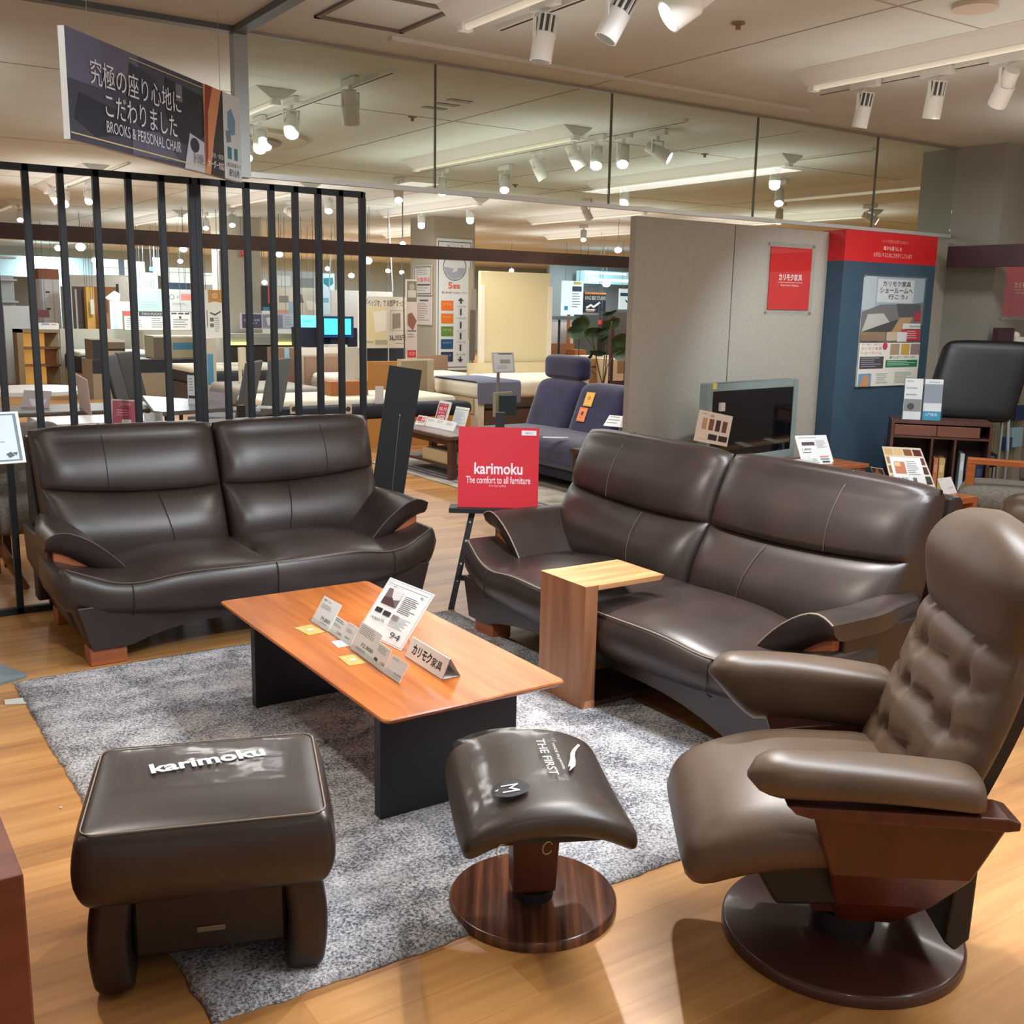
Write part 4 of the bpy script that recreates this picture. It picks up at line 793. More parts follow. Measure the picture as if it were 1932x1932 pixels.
# framed posters on partition, column and pillar
def framed(name, label, px, Y, mg, w_items, base):
    A, B_ = aty(px[0], px[3], Y), aty(px[2], px[3], Y); T_ = aty(px[0], px[1], Y); w_, h_ = B_.x-A.x, T_.z-A.z
    t = thing(name, label, 'poster', (A.x, Y-.012, A.z)); MB().box(mg, w_-mg, .004, .010, mg, h_-mg).build('board', base, t)
    pm, ms = printing(w_items, w_-2*mg, h_-2*mg); o = pm.build('printed_face', ms, t); o.location = (mg, .004, mg)
    MB().box(0, w_, -.002, .001, 0, h_).build('acrylic_cover', ACRYL, t)
    for x in (.012, w_-.012):
        for z in (.012, h_-.012): MB().cyl((x, -.006, z), (x, .012, z), .006, seg=12).build('standoff', STEEL, t)
    return t
RD = flat((214, 36, 34), .45)
framed('red_wall_sign', 'red framed sign with white Japanese lettering on the grey partition', (1440, 455, 1528, 592), 5.13, .03, [('t', 'カリモク', .22, .42, .58, .53, (250, 240, 238), .03), ('t', '家具', .59, .42, .79, .53, (250, 240, 238), .01), ('r', .20, .555, .80, .562, (250, 220, 216)), ('t', 'Karimoku Gallery', .28, .585, .72, .63, (250, 224, 220))], RD)
framed('red_wall_sign', 'red framed sign at the right edge on the lit pillar face', (1884, 473, 1966, 603), 4.69, .03, [('t', 'カリモク家具', .22, .42, .80, .53, (250, 240, 238), .02), ('r', .20, .555, .80, .562, (250, 220, 216)), ('t', 'Karimoku Gallery', .28, .585, .72, .63, (250, 224, 220))], RD)
its = [('r', 0, 0, 1, .60, (168, 186, 200)), ('p', [(0, .3), (.2, .3), (.2, .0), (0, 0)], (196, 206, 214)), ('r', .22, .02, .82, .23, (222, 226, 232)), ('p', [(.0, .60), (0, .32), (.3, .25), (.75, .24), (1, .22), (1, .60)], (120, 116, 116)), ('p', [(.1, .34), (.35, .33), (.5, .44), (.3, .52), (.02, .50)], (206, 204, 196)), ('p', [(.02, .5), (.3, .44), (.6, .38), (.55, .48), (.1, .56)], (62, 58, 58)), ('p', [(.55, .24), (.95, .24), (.98, .36), (.6, .36)], (70, 72, 78)), ('p', [(.62, .37), (.84, .36), (.7, .52), (.5, .50)], (198, 150, 104)),
       ('t', 'カリモク家具', .30, .035, .76, .085, (52, 56, 64), .01), ('t', 'ショールームへ', .26, .095, .80, .145, (52, 56, 64), .01), ('t', '行こう♪', .40, .155, .72, .20, (52, 56, 64), .01),
       ('r', .86, .31, .97, .40, (176, 36, 56)), ('r', .68, .42, .98, .47, (226, 226, 226)), ('t', 'Karimoku', .80, .435, .98, .455, (60, 60, 66)), ('r', .66, .475, .98, .58, (196, 62, 74)), ('l', .76, .49, .96, .57, 4, (240, 200, 200)), ('r', .60, .50, .76, .59, (226, 228, 228)), ('r', 0, .50, .40, .58, (150, 126, 96)), ('r', .42, .50, .6, .58, (206, 190, 160)),
       ('r', 0, .60, 1, 1, (232, 230, 218)), ('t', '見て・触れて・体感できる', .04, .605, .36, .625, (190, 90, 110)), ('t', 'カリモク家具', .03, .635, .36, .665, (196, 90, 110)), ('t', 'ショールーム', .03, .675, .36, .705, (196, 90, 110)), ('c', .41, .63, .04, (196, 70, 90)), ('r', .50, .61, .65, .71, (176, 150, 126)), ('r', .68, .61, .82, .71, (206, 166, 76)), ('r', .84, .61, 1, .71, (150, 130, 128)), ('t', '暮らしのヒントがいっぱい', .5, .72, .94, .745, (70, 70, 70)), ('r', .02, .725, .40, .835, (78, 78, 86)), ('l', .04, .735, .38, .83, 5, (170, 170, 176)),
       ('r', .44, .76, .97, .825, (36, 122, 74)), ('l', .46, .77, .94, .82, 3, (180, 220, 196)), ('r', .02, .88, .22, 1, (128, 156, 192)), ('p', [(.05, 1), (.08, .92), (.13, .89), (.18, .92), (.19, 1)], (206, 150, 100)), ('l', .30, .88, .50, .98, 6, (196, 204, 200)), ('l', .60, .87, .92, .98, 8, (190, 194, 186))]
framed('showroom_poster', 'tall framed showroom poster with bed photo on the slate blue column', (1610, 516, 1727, 733), 4.985, .012, its, flat((230, 230, 222)))
# ============================================================= right side: bookshelf, black chair, low table, armchair, rack
rzs = R(-50); O = at(1683, 792, .72); t = thing('bookshelf', 'dark brown low bookshelf with two drawers holding files beside the blue column', 'shelf', (O.x, O.y, 0), rzs)
BS = wood('bookshelf_wood', (74, 46, 40), (98, 62, 52), .4, 2, 0); Wb = .66
MB().box(0, Wb, 0, .34, .70, .72).box(0, .02, 0, .34, 0, .70).box(Wb-.02, Wb, 0, .34, 0, .70).box(.02, Wb-.02, 0, .34, .22, .24).box(.02, Wb-.02, .32, .34, .02, .70).box(.02, Wb-.02, 0, .34, .60, .615).box(.27, .285, .0, .33, .24, .60).box(.42, .435, .0, .33, .24, .60).build('carcass', BS, t)
for x in (.022, .302): MB().box(x, x+.276, -.004, .3, .618, .690).build('drawer', wood('drawer_front', (104, 66, 52), (124, 80, 62), .4, 2, 0), t, bevel=.002)
MB().box(.02, Wb-.02, .01, .03, .03, .20).build('lower_panel', BS, t)
Ms = MX.Translation((O.x, O.y, 0)) @ MX.Rotation(rzs, 4, 'Z')
bk = [(.05, .022, .2, (150, 150, 146), 'pale grey book at the left end of the bookshelf'), (.10, .02, .24, (60, 62, 62), 'dark book beside the pale grey one in the bookshelf'), (.14, .03, .22, (112, 116, 112), 'grey green book in the left compartment'), (.19, .035, .25, (190, 188, 180), 'off-white file in the left compartment'),
      (.305, .03, .22, (196, 120, 84), 'orange spined book in the middle compartment'), (.34, .04, .22, (206, 176, 110), 'mustard file in the middle compartment'), (.475, .028, .26, (196, 204, 204), 'white file, taller of the pair in the right compartment'), (.535, .028, .22, (188, 198, 200), 'white file, shorter of the pair in the right compartment'), (.58, .05, .20, (36, 50, 78), 'navy file at the right end of the bookshelf')]
for (x, w_, h_, c, lb) in bk:
    t2 = thing('file_binder', lb, 'book', M=Ms @ MX.Translation((x, .05, .2402)), group='files in the dark bookshelf'); MB().box(0, w_, 0, .2, 0, h_).build('cover', flat(c), t2, bevel=.002); MB().box(w_*.2, w_*.8, -.001, 0, h_*.55, h_*.8).build('spine_label', flat(tuple(min(255, q+30) for q in c)), t2)
t = thing('brochure_holder', 'clear brochure holder with white leaflets on the bookshelf', 'holder', M=Ms @ MX.Translation((.06, .02, .7205)) @ MX.Rotation(R(-6), 4, 'X'))
MB().box(0, .27, 0, .004, 0, .30).box(0, .004, 0, .06, 0, .30).box(.266, .27, 0, .06, 0, .30).box(0, .27, 0, .06, 0, .004).box(.133, .137, 0, .06, 0, .3).build('acrylic_case', ACRYL, t)
for i, (x, z, h_, its) in enumerate([(.010, .005, .285, [('t', 'karimoku', .1, .04, .5, .08, INK), ('t', 'karimoku', .1, .2, .7, .25, INK), ('t', 'karimoku', .1, .36, .7, .41, INK), ('r', .02, .5, .98, .8, (140, 142, 140)), ('c', .4, .68, .2, (60, 58, 60))]), (.141, .005, .285, [('t', 'cataloging', .2, .05, .8, .09, INK), ('r', .0, .12, 1, .58, (150, 156, 170)), ('r', 0, .78, 1, 1, (40, 150, 190)), ('t', '入門家具', .1, .82, .8, .9, (236, 244, 248))])]):
    sheet('leaflet', 'white leaflet with a dark picture in the left pocket' if i == 0 else 'leaflet with a blue foot in the right pocket', 'leaflet', Ms @ MX.Translation((.06+x, .035, .725)) @ MX.Rotation(R(-6), 4, 'X'), .118, h_, .02, PAPER, its, 'leaflets in the brochure holder')
# black leather chair behind the shelf
M = Ms @ MX.Translation((.25, .38, 0)); t = thing('black_leather_chair', 'black leather chair with a tall square tilted back behind the bookshelf', 'chair', M=M)
def bw(p): return (p.x+(p.z-.72)*.22, p.y+(p.z-.72)*.12, p.z)
soft(MB(), -.02, .58, -.02, .09, .70, 1.26, .05, 10, bw, .015).build('backrest', BLACKLEATHER, t, smooth=True, ang=80)
soft(MB(), 0, .54, .06, .26, .36, .46, .04, 8, None, .01).build('seat', BLACKLEATHER, t, smooth=True, ang=80)
for (x, y) in ((.02, .06), (.53, .06), (.02, .22), (.53, .22)): MB().cyl((x, y, 0), (x, y, .72 if y < .2 else .38), .012, seg=10).build('leg', STEEL, t)
MB().tube([(.565, .05, .78), (.575, .0, .5), (.57, .0, .02)], .012, 8).build('side_tube', STEEL, t)
# low orange waterfall table
LT = wood('low_table_orange', (176, 96, 48), (208, 124, 66), .3, 2, 0); t = thing('low_side_table', 'orange brown low table with a solid end panel holding sample cards', 'table', (4.45, 3.54, 0))
MB().box(0, 1.26, 0, .5, .365, .40).build('tabletop', LT, t, bevel=.002); MB().box(1.225, 1.26, 0, .5, 0, .365).build('end_panel', LT, t, bevel=.002); MB().box(0, .035, 0, .5, 0, .365).build('end_panel', LT, t, bevel=.002); MB().box(.035, 1.225, .03, .47, .10, .12).build('shelf', BROWNWOOD, t)
P = at(1790, 968, .12); o = MB().box(5.18, 5.42, 3.6, 3.75, .121, .127).build('paper_pile', PAPER); tag(o, 'white papers on the lower shelf of the orange low table', 'paper')
c2 = lambda x, y: (1480+x/4.274, 700+y/4.274)
its = [('r', .04+.24*i, .06, .24+.24*i, .22, c) for i, c in enumerate([(238, 190, 120), (240, 206, 150), (150, 92, 62), (100, 46, 44)])] + [('r', .04+.24*i, .28+.22*j, .24+.24*i, .44+.22*j, c) for j, row in enumerate([[(180, 132, 80), (210, 170, 120), (150, 100, 70), (126, 56, 70)], [(160, 110, 60), (190, 140, 90), (120, 70, 50), (80, 50, 60)], [(226, 170, 90), (170, 120, 80), (96, 60, 46), (60, 46, 56)]]) for i, c in enumerate(row)]
card('wood_sample_board', 'cream board of coloured wood chips standing at the back of the orange low table', 'sign', (1684, 921), (1768, 926), (1664, 842), .401, its, flat((236, 222, 200)), .006)
card('product_info_sheet', 'bright white product sheet with a room photo before the wood sample board', 'sign', (1694, 933), (1755, 936), (1678, 862), .401, [('r', .10, .12, .45, .45, (196, 120, 90)), ('r', .12, .14, .3, .25, (226, 196, 150)), ('l', .5, .1, .92, .5, 8, LG), ('t', '13,800', .1, .55, .45, .62, INK), ('r', .1, .66, .4, .72, (170, 130, 110)), ('l', .5, .7, .95, .9, 4, LG), ('r', .6, .55, .72, .66, (100, 100, 104))], t=.004)
card('photo_card', 'small photo card of a bedroom at the left end of the orange low table', 'card', (1652, 907), (1675, 911), (1642, 881), .401, [('r', .05, .03, .95, .8, (116, 100, 92)), ('p', [(.1, .4), (.5, .2), (.9, .5), (.8, .8), (.2, .8)], (206, 196, 190)), ('r', .4, .05, .6, .3, (230, 200, 160))])
card('price_card', 'blank white price card at the right end of the orange low table', 'card', (1781, 934), (1806, 930), (1769, 903), .401, [('l', .1, .1, .4, .15, 1, LG), ('t', '15,800', .5, .6, .85, .68, LG)])
# grey armchair
rza = R(-60); p = at(1900, 935, .40); t = thing('grey_armchair', 'grey fabric armchair with orange wooden arm at the right edge', 'armchair', (p.x, p.y, 0), rza)
soft(MB(), -.27, .5, -.10, .45, .30, .43, .06, 10, None, .02).build('seat_cushion', GREYF, t, smooth=True, ang=80)
soft(MB(), -.22, .5, -.06, .40, .15, .29, .04, 10).build('lower_cushion', GREYF, t, smooth=True, ang=80)
soft(MB(), .05, .5, .38, .52, .40, .85, .06, 8).build('back_cushion', GREYF, t, smooth=True, ang=80)
MB().box(-.24, -.19, .06, .12, 0, .585).box(-.24, .3, .055, .125, .565, .60).build('arm_frame', LT, t, bevel=.006)
p = at(1925, 960, .5); t = thing('brown_armchair', 'brown leather armchair top peeping over the recliner at the right edge', 'armchair', (p.x+.05, p.y, 0), rza)
soft(MB(), -.12, .35, -.05, .2, .1, .56, .10, 8).build('backrest', LEATHER2, t, smooth=True, ang=80); MB().box(-.1, .3, 0, .15, 0, .12).build('base', DARKWOOD, t)
# wire rack and goods
z0, z1 = aty(1900, 925, 4.66).z, aty(1900, 668, 4.66).z; x0 = 7.50
t = thing('wire_rack', 'cream wire grid rack with hanging goods on the right pillar', 'rack', (x0, 4.66, 0)); b = MB()
for i in range(12): b.box(.04*i, .04*i+.004, 0, .004, .02, 1.14)
for i in range(24): b.box(0, .46, 0, .004, .06+i*.046, .064+i*.046)
b.build('wire_grid', flat((150, 146, 128), .5), t); MB().box(0, .5, -.12, .02, 1.14, 1.165).build('top_shelf', flat((96, 96, 90)), t); MB().box(0, .02, .004, .024, 0, 1.16).build('side_post', flat((150, 146, 128)), t); MB().box(0.01, .48, .006, .02, .3, .95).build('back_liner', flat((150, 148, 118)), t)
def prod(px0, py0, px1, py1, name, label, c, d=.06):
    a, b_ = aty(px0, py1, 4.6), aty(px1, py0, 4.6); o = MB().box(a.x, b_.x, 4.6, 4.6+d, a.z, b_.z).build(name, flat(c), bevel=.006); return tag(o, label, 'package', 'goods on the wire rack')
prod(1916, 765, 1945, 794, 'package', 'dark blue package on the upper part of the wire rack', (26, 50, 96)); prod(1908, 806, 1932, 845, 'package', 'white and light blue package in the middle of the wire rack', (150, 190, 210)); prod(1902, 825, 1912, 852, 'package', 'deep blue narrow package beside the white and light blue one', (34, 80, 130)); prod(1866, 880, 1890, 912, 'package', 'pale green package low on the wire rack', (150, 150, 116)); prod(1905, 770, 1916, 792, 'package', 'near-black small package left of the dark blue one', (20, 34, 50))
a, b_ = aty(1882, 667, 4.56), aty(1916, 619, 4.56); o = MB().box(a.x, b_.x, 4.56, 4.62, 1.166, b_.z).build('wine_red_box', flat((66, 34, 42), .4), bevel=.01); tag(o, 'wine red cylinder-like box on top of the wire rack', 'box')
t = thing('white_ornament', 'white ornament on the rack shelf at the right edge', 'ornament', (b_.x+.10, 4.6, 1.166)); MB().cyl((0, 0, 0), (0, 0, .13), .05, .065, 16).build('cup', WHITE, t, smooth=True); MB().ell((-.03, 0, .14), .045, .035, .03).build('lid', WHITE, t, smooth=True)
# ============================================================= middle distance: second bay behind the easel
t = thing('dark_coffee_table', 'dark brown coffee table with a cream box on its shelf behind the black panel', 'table', (4.40, 7.46, 0))
for x in (0.02, .415):
    for y in (0.02, 1.04): MB().box(x, x+.065, y, y+.065, 0, .345).build('leg', DARKWOOD, t, bevel=.008)
MB().box(0, .50, 0, 1.13, .345, .38).build('tabletop', wood('dark_top', (84, 62, 56), (106, 82, 74), .3, 2, 0), t, bevel=.01); MB().box(.06, .45, .08, 1.04, .10, .12).build('shelf', DARKWOOD, t)
MB().box(.05, .45, .05, 1.08, .29, .345).build('apron', DARKWOOD, t)
o = MB().box(-.08, .28, .08, .55, 0, .10).build('cream_box', flat((206, 186, 146))); o.location = (4.56, 7.52, .121); tag(o, 'cream cardboard box on the shelf of the dark coffee table', 'box')
c8 = lambda x, y: (700+x/6.44, 680+y/6.44)
REDI = (190, 44, 62)
card('red_notice', 'tall red and white zero-yen notice standing on the dark coffee table', 'sign', c8(760, 753), c8(889, 779), c8(835, 485), .381, [('r', .06, .1, .94, .97, REDI), ('t', 'ローン金利', .2, .13, .8, .2, (240, 220, 224)), ('t', '毎月', .15, .26, .85, .44, (236, 190, 198), .02), ('t', '無金利', .2, .48, .8, .56, (250, 230, 230)), ('t', '0円', .2, .62, .85, .92, (252, 240, 240), .02)], t=.02)
card('red_notice', 'small red and white notice at the left end of the dark coffee table', 'sign', c8(530, 775), c8(640, 790), c8(580, 665), .381, [('r', .05, .1, .95, .6, REDI), ('t', '50', .5, .1, .95, .5, (250, 236, 236), .02), ('t', '送料無料', .2, .62, .95, .82, REDI)])
card('price_strip', 'long white strip of price cards on the dark coffee table', 'card', c8(650, 790), c8(1000, 865), c8(695, 685), .381, [('l', .04, .15, .3, .5, 3, LG), ('l', .36, .15, .6, .5, 3, LG), ('l', .68, .15, .95, .5, 3, LG)])
card('size_chart', 'white sheet with blue lined chart on the dark coffee table', 'sign', c8(975, 775), c8(1140, 805), c8(1035, 555), .381, [('r', .03, .14, .97, .16, (60, 70, 84)), ('l', .06, .25, .94, .95, 12, (160, 186, 206))])
o = MB().box(4.30, 6.4, 5.7, 8.75, .001, .010).build('border_rug', noisy('pale_rug', (150, 142, 128), (196, 190, 176), .95, 4, .5, 150)); tag(o, 'beige patterned rug under the dark coffee table and navy sofa', 'rug')
b = MB()
for x in (4.40, 4.47): b.box(x, x+.035, 5.7, 8.75, .010, .0112)
b.build('rug_border', flat((104, 100, 124), .9), o)
# navy sofa (faces -x)
NX0, NY0 = 4.92, 5.98; L_ = 1.95
t = thing('navy_sofa', 'navy blue velvet sofa with a headrest behind the red board', 'sofa', (NX0, NY0, 0))
soft(MB(), 0, .72, 0, L_, .18, .40, .06, 12, None, .02).build('seat', BLUE, t, smooth=True, ang=80)
MB().box(.05, .80, .05, L_-.05, .10, .19).build('base_frame', flat((26, 28, 44), .8), t)
def nb(p): return (p.x+(p.z-.36)*.38, p.y, p.z)
for i in range(3):
    soft(MB(), .50, .66, .02+i*.645, .63+i*.645, .34, .80, .06, 10, nb, .02).build('back_cushion', BLUE, t, smooth=True, ang=80)
soft(MB(), .70, .84, 1.33, 1.89, .82, 1.02, .05, 8, None, .012).build('headrest', BLUE, t, smooth=True, ang=80)
for y in (1.40, 1.80): MB().cyl((.77, y, .76), (.77, y, .86), .008, seg=8).build('headrest_post', STEEL, t)
for (x, y) in ((.07, .1), (.07, L_-.12), (.72, .1), (.72, L_-.12)): MB().cyl((x, y, .0), (x, y, .10), .018, .028, 12).build('leg', DARKWOOD, t)
def on_back(y, z, w_, h_, c, label, txt):
    x = NX0+.50+(z-.36)*.38-.022; M = MX(((0, .92, .355, x), (-1, 0, 0, NY0+y), (0, -.355, .92, z), (0, 0, 0, 1)))
    M = MX.Translation((x, NY0+y, z)) @ MX.Rotation(-pi/2, 4, 'Z') @ MX.Rotation(-math.atan(.38), 4, 'X'); sheet('hang_tag', label, 'tag', M, w_, h_, .004, flat(c, .5), [('r', .1, .1, .9, .9, tuple(min(255, q+14) for q in c)), ('c', .5, .42, .18, txt), ('l', .3, .7, .7, .8, 1, txt)], 'tags on the navy sofa back', bevel=.001)
on_back(1.13, .63, .115, .125, (232, 176, 70), 'yellow tag on the navy sofa back, above the orange one', (210, 140, 50)); on_back(1.155, .50, .11, .125, (234, 130, 74), 'orange tag on the navy sofa back, below the yellow one', (120, 60, 30))
o = MB().box(0, .16, 0, .05, 0, .004).box(.1, .2, .03, .07, 0, .004).build('paper_strip', PAPER); o.location = at(1024, 826, .432); o.rotation_euler = (0, 0, R(-40)); tag(o, 'crumpled white paper strip on the navy sofa seat', 'paper')
t = thing('dark_side_table', 'dark side table with a white display before the partition edge', 'table', (4.55, 4.80, 0)); MB().box(-.02, .42, 0, .25, .50, .53).build('tabletop', DARKWOOD, t)
for (x, y) in ((0, .01), (.36, .01), (0, .2), (.36, .2)): MB().box(x, x+.04, y, y+.04, 0, .50).build('leg', DARKWOOD, t)
t.location = aty(1125, 812, 5.30); t.location.z = 0
zt = .53; c9 = lambda x, y: (700+x/3.715, 400+y/3.715)
card('white_display_sheet', 'white display sheet leaning beside the partition edge', 'sign', (1170, 806), (1187, 808), (1180, 760), .531, [('l', .1, .1, .9, .9, 5, LG)]); card('white_display_card', 'low white card before the display sheet at the partition edge', 'card', (1138, 803), (1170, 806), (1150, 783), .531, [('l', .1, .1, .9, .9, 3, LG)])
# sign on a metal stand with green folder
t = thing('information_stand', 'grey metal stand with tilted information sheet and green folder box', 'stand', (5.02, 7.62, 0))
t.location = (5.02, 8.9, 0); MB().box(-.14, .14, -.12, .12, .0105, .022).build('base_plate', STEEL, t)
A, B_, D_ = aty(930, 703, 8.85), aty(966, 710, 8.85), aty(944, 665, 8.88); t.location.x = X_ = (A.x+B_.x)/2; xs = 0
MB().cyl((xs, .03, .02), (xs, .03, A.z+.1), .016, seg=12).build('pole', flat((150, 146, 140), .4, .6), t)
u = D_-A; e = V((1, -.1, 0)).normalized(); w_ = (B_-A).length+.02; u = u-e*u.dot(e); h_ = u.length; u.normalize(); n = u.cross(e)
M = MX(((e.x, n.x, u.x, A.x-X_), (e.y, n.y, u.y, A.y-8.9), (e.z, n.z, u.z, A.z), (0, 0, 0, 1))); sheet('information_sheet', None, None, M, w_, h_, .008, flat((196, 196, 194), .4), [('r', .3, .04, .9, .1, (90, 92, 96)), ('f', .05, .02, .95, .98, .02, (140, 140, 140)), ('r', .35, .35, .8, .55, (150, 140, 140)), ('l', .2, .65, .8, .85, 3, LG)], parent=t, board='panel')
a, b_ = aty(948, 786, 8.8), aty(975, 746, 8.8); MB().box(a.x-X_, b_.x-X_, -.10, -.03, a.z, b_.z).build('green_folder_box', flat((32, 54, 58), .5), t, bevel=.003); MB().box(a.x-X_-.04, b_.x-X_, -.03, .02, a.z-.01, b_.z+.03).build('folder_back', flat((150, 140, 120)), t)
# beds and beige display wall
def zfix(px0, px1, pyt, Y): return aty(px0, pyt, Y).x, aty(px1, pyt, Y).x
t = thing('display_bed', 'cream bed end with a slate blue throw left of the information stand', 'bed', (6.25, 10.0, 0))
soft(MB(), 0, 1.35, 0, 1.0, .42, .60, .05, 8, None, .01).build('mattress', flat((236, 230, 210), .8), t, smooth=True, ang=80)
MB().box(.02, .10, .02, .98, .0, .42).box(.1, 1.32, .3, .98, .28, .42).build('frame', flat((226, 220, 200), .7), t); MB().box(.0, .02, .1, 1.0, .25, .42).build('foot_panel', flat((200, 178, 140), .6), t)
MB().box(.12, 1.3, .04, .3, 0, .28).build('drawer_base', flat((92, 70, 56), .7), t)
th_ = MB(); prof = [(-.008, .37), (-.010, .55), (.0, .60), (.03, .618), (.5, .618), (.95, .618), (1.0, .60)]; th_.loft([[(x, y, z) for y, z in prof] + [(x, y+.0, z-.006) for y, z in prof[::-1]] for x in (.0, .12, .3, .45, .58)]).build('throw', flat((112, 116, 140), .85), t, smooth=True)
t = thing('display_bed', 'white bed behind the information stand below the beige display wall', 'bed', (7.15, 10.35, 0)); t.location = (7.3, 11.1, 0)
soft(MB(), 0, 1.5, 0, .85, .32, .56, .05, 8, None, .01).build('mattress', flat((238, 234, 220), .8), t, smooth=True, ang=80); MB().box(0.02, 1.5, .02, .83, 0, .32).build('frame', flat((214, 204, 180)), t); MB().box(0, 1.5, .83, .86, 0, .70).build('headboard', flat((210, 196, 160)), t)
o = MB().box(7.52, 8.66, 12.0, 12.06, 0, 1.9).build('display_wall', noisy('beige_display', (206, 196, 160), (214, 204, 168), .8, 90, .1, 200), bevel=.01); tag(o, 'tall beige display wall panel lit warmly from below right of the shop pillar', 'display wall')
t = thing('white_post_frame', 'white slotted posts standing on both sides of the beige display wall', 'post', (0, 11.97, 0))
for (px, tp) in ((911, 537), (1038, 541)): x = aty(px, 600, 11.97).x; MB().box(x-.03, x+.03, 0, .04, 0, aty(px, tp, 11.97).z).build('post', flat((224, 218, 204)), t)
t = thing('fabric_swatches', 'long cream fabric strips hanging on the right side of the shop pillar', 'fabric', (0, 0, 0)); 
for i, (px, c) in enumerate([(899, (190, 178, 160)), (904, (170, 160, 150)), (901, (120, 112, 100))]):
    a = aty(px-3, 505+i*40, 13.4); b_ = aty(px+3, 640+i*20, 13.4); MB().box(min(a.x, b_.x), a.x+.08, 13.57-i*.012, 13.58-i*.012, b_.z, a.z).build('strip', flat(c, .8), t)
# mattress banner and notices on the shop pillar
a, b_, c_ = aty(823, 699, 13.58), aty(888, 699, 13.58), aty(824, 449, 13.58)
arrow = lambda u, v, d: ('p', [(u-.09, v), (u+.09, v), (u, v-d)], (66, 68, 72))
its = [('f', .03, .02, .97, .98, .02, (66, 76, 92)), ('t', 'マットレス', .27, .045, .74, .085, (60, 62, 66), .01), ('t', 'かたさ', .33, .11, .67, .145, (60, 62, 66), .01), ('o', .5, .21, .33, .02, (90, 100, 116)), ('p', [(.2, .21), (.45, .22), (.55, .215), (.8, .215), (.76, .26), (.66, .29), (.5, .305), (.34, .29), (.24, .26)], (170, 176, 190)), ('p', [(.52, .16), (.6, .17), (.57, .24), (.42, .25), (.46, .235)], (226, 228, 232)), ('t', '5', .32, .325, .44, .375, (226, 92, 60), .02), ('t', '種類', .45, .34, .66, .375, (226, 92, 60), .01), ('t', '寝心地の違いをお試しください。', .14, .395, .90, .412, (70, 72, 76))]
for i, (c, s) in enumerate([((232, 122, 44), 'ソフト'), ((232, 122, 44), 'ミディアムソフト'), ((104, 142, 62), 'ミディアム'), ((30, 84, 130), 'ミディアムハード'), ((26, 62, 96), 'ハード')]): its += [('r', .12, .465+i*.098, .47, .54+i*.098, c), ('t', s, .18, .485+i*.098, .41, .50+i*.098, (236, 230, 210))]
its += [arrow(.68, .465, .025), ('p', [(.59, .915), (.77, .915), (.68, .94)], (66, 68, 72)), ('r', .655, .465, .705, .485, (66, 68, 72)), ('r', .655, .895, .705, .917, (66, 68, 72))] + [('r', .655, v, .705, v+.05, (66, 68, 72)) for v in (.525, .625, .71, .80)] + [('t', s, .56, v, .82, v+.014, (110, 112, 116)) for s, v in (('やわらかめ', .50), ('やややわらかめ', .59), ('ふつう', .69), ('ややかため', .775), ('かため', .87))]
sheet('mattress_banner', 'tall white mattress banner with coloured squares and arrows on the shop pillar', 'banner', MX.Translation((a.x, 13.575, a.z)), b_.x-a.x, c_.z-a.z, .02, flat((226, 230, 232), .5), its)
def pillar_note(px0, py0, px1, py1, label, its):
    a, b_ = atx(px0, py1, 7.70), atx(px1, py0, 7.70); M = MX.Translation((7.70, a.y, a.z)) @ MX.Rotation(-pi/2, 4, 'Z'); sheet('paper_notice', label, 'notice', M, abs(a.y-b_.y), b_.z-a.z, .01, PAPER2, its, 'notices on the shop pillar')
PAPER2 = flat((214, 204, 194), .6)
pillar_note(780, 500, 815, 557, 'upper paper notice with red lettering on the left face of the shop pillar', [('f', .04, .03, .96, .97, .03, (110, 106, 96)), ('t', 'お買得品', .2, .4, .9, .56, (220, 110, 100), .02), ('l', .2, .1, .9, .35, 4, LG), ('r', .2, .62, .9, .68, (80, 78, 74)), ('l', .2, .74, .9, .9, 2, LG)])
pillar_note(782, 560, 815, 612, 'lower paper notice on the left face of the shop pillar', [('r', .3, .1, .8, .16, (80, 76, 72)), ('l', .1, .24, .9, .9, 8, (170, 130, 120))])
# plant behind the navy sofa
t = thing('potted_plant', 'green potted plant with broad round leaves behind the navy sofa', 'plant', (0, 0, 0)); PY = 8.2
base = aty(1138, 724, PY); LEAF = noisy('leaf_green', (40, 62, 34), (66, 92, 50), .45, 12, .2); STM = flat((88, 76, 44), .6)
MB().cyl((base.x, PY, 0), (base.x, PY, .32), .10, .14, 24).build('pot', flat((226, 222, 214), .5), t, smooth=True)
MB().disc((base.x, PY), .125, .30, .335, 24).build('soil', flat((60, 46, 36), .9), t)
def leafd(px, py, rw, rh, tilt, yaw, dy=0, roll=0):
    c = aty(px, py, PY+dy); k = (c-CP).length/F; n = 14; secs = []; M = MX.Translation(c) @ MX.Rotation(AZ-pi/2+yaw, 4, 'Z') @ MX.Rotation(tilt, 4, 'X') @ MX.Rotation(roll, 4, 'Y'); b = MB().push(M); rings = []
    for i in range(6):
        q = i/5; rings.append([(rw*k*q*cos(2*pi*j/22)*(1+.06*sin(6*pi*j/22)), -.02*q*q+.008*cos(4*pi*j/22)*q, rh*k*q*sin(2*pi*j/22)) for j in range(22)])
    rings = [[(x*1.0+1e-5*j, y, z) for j, (x, y, z) in enumerate(r)] for r in rings]
    b.loft(rings, False).loft([[(x, y+.002, z) for x, y, z in r] for r in rings], False); b.build('leaf', LEAF, t, smooth=True, ang=85); return c
def stem(pts, r=.006):
    MB().tube([aty(px, py, PY+dy) for px, py, dy in pts], r, 7).build('stem', STM, t, smooth=True)
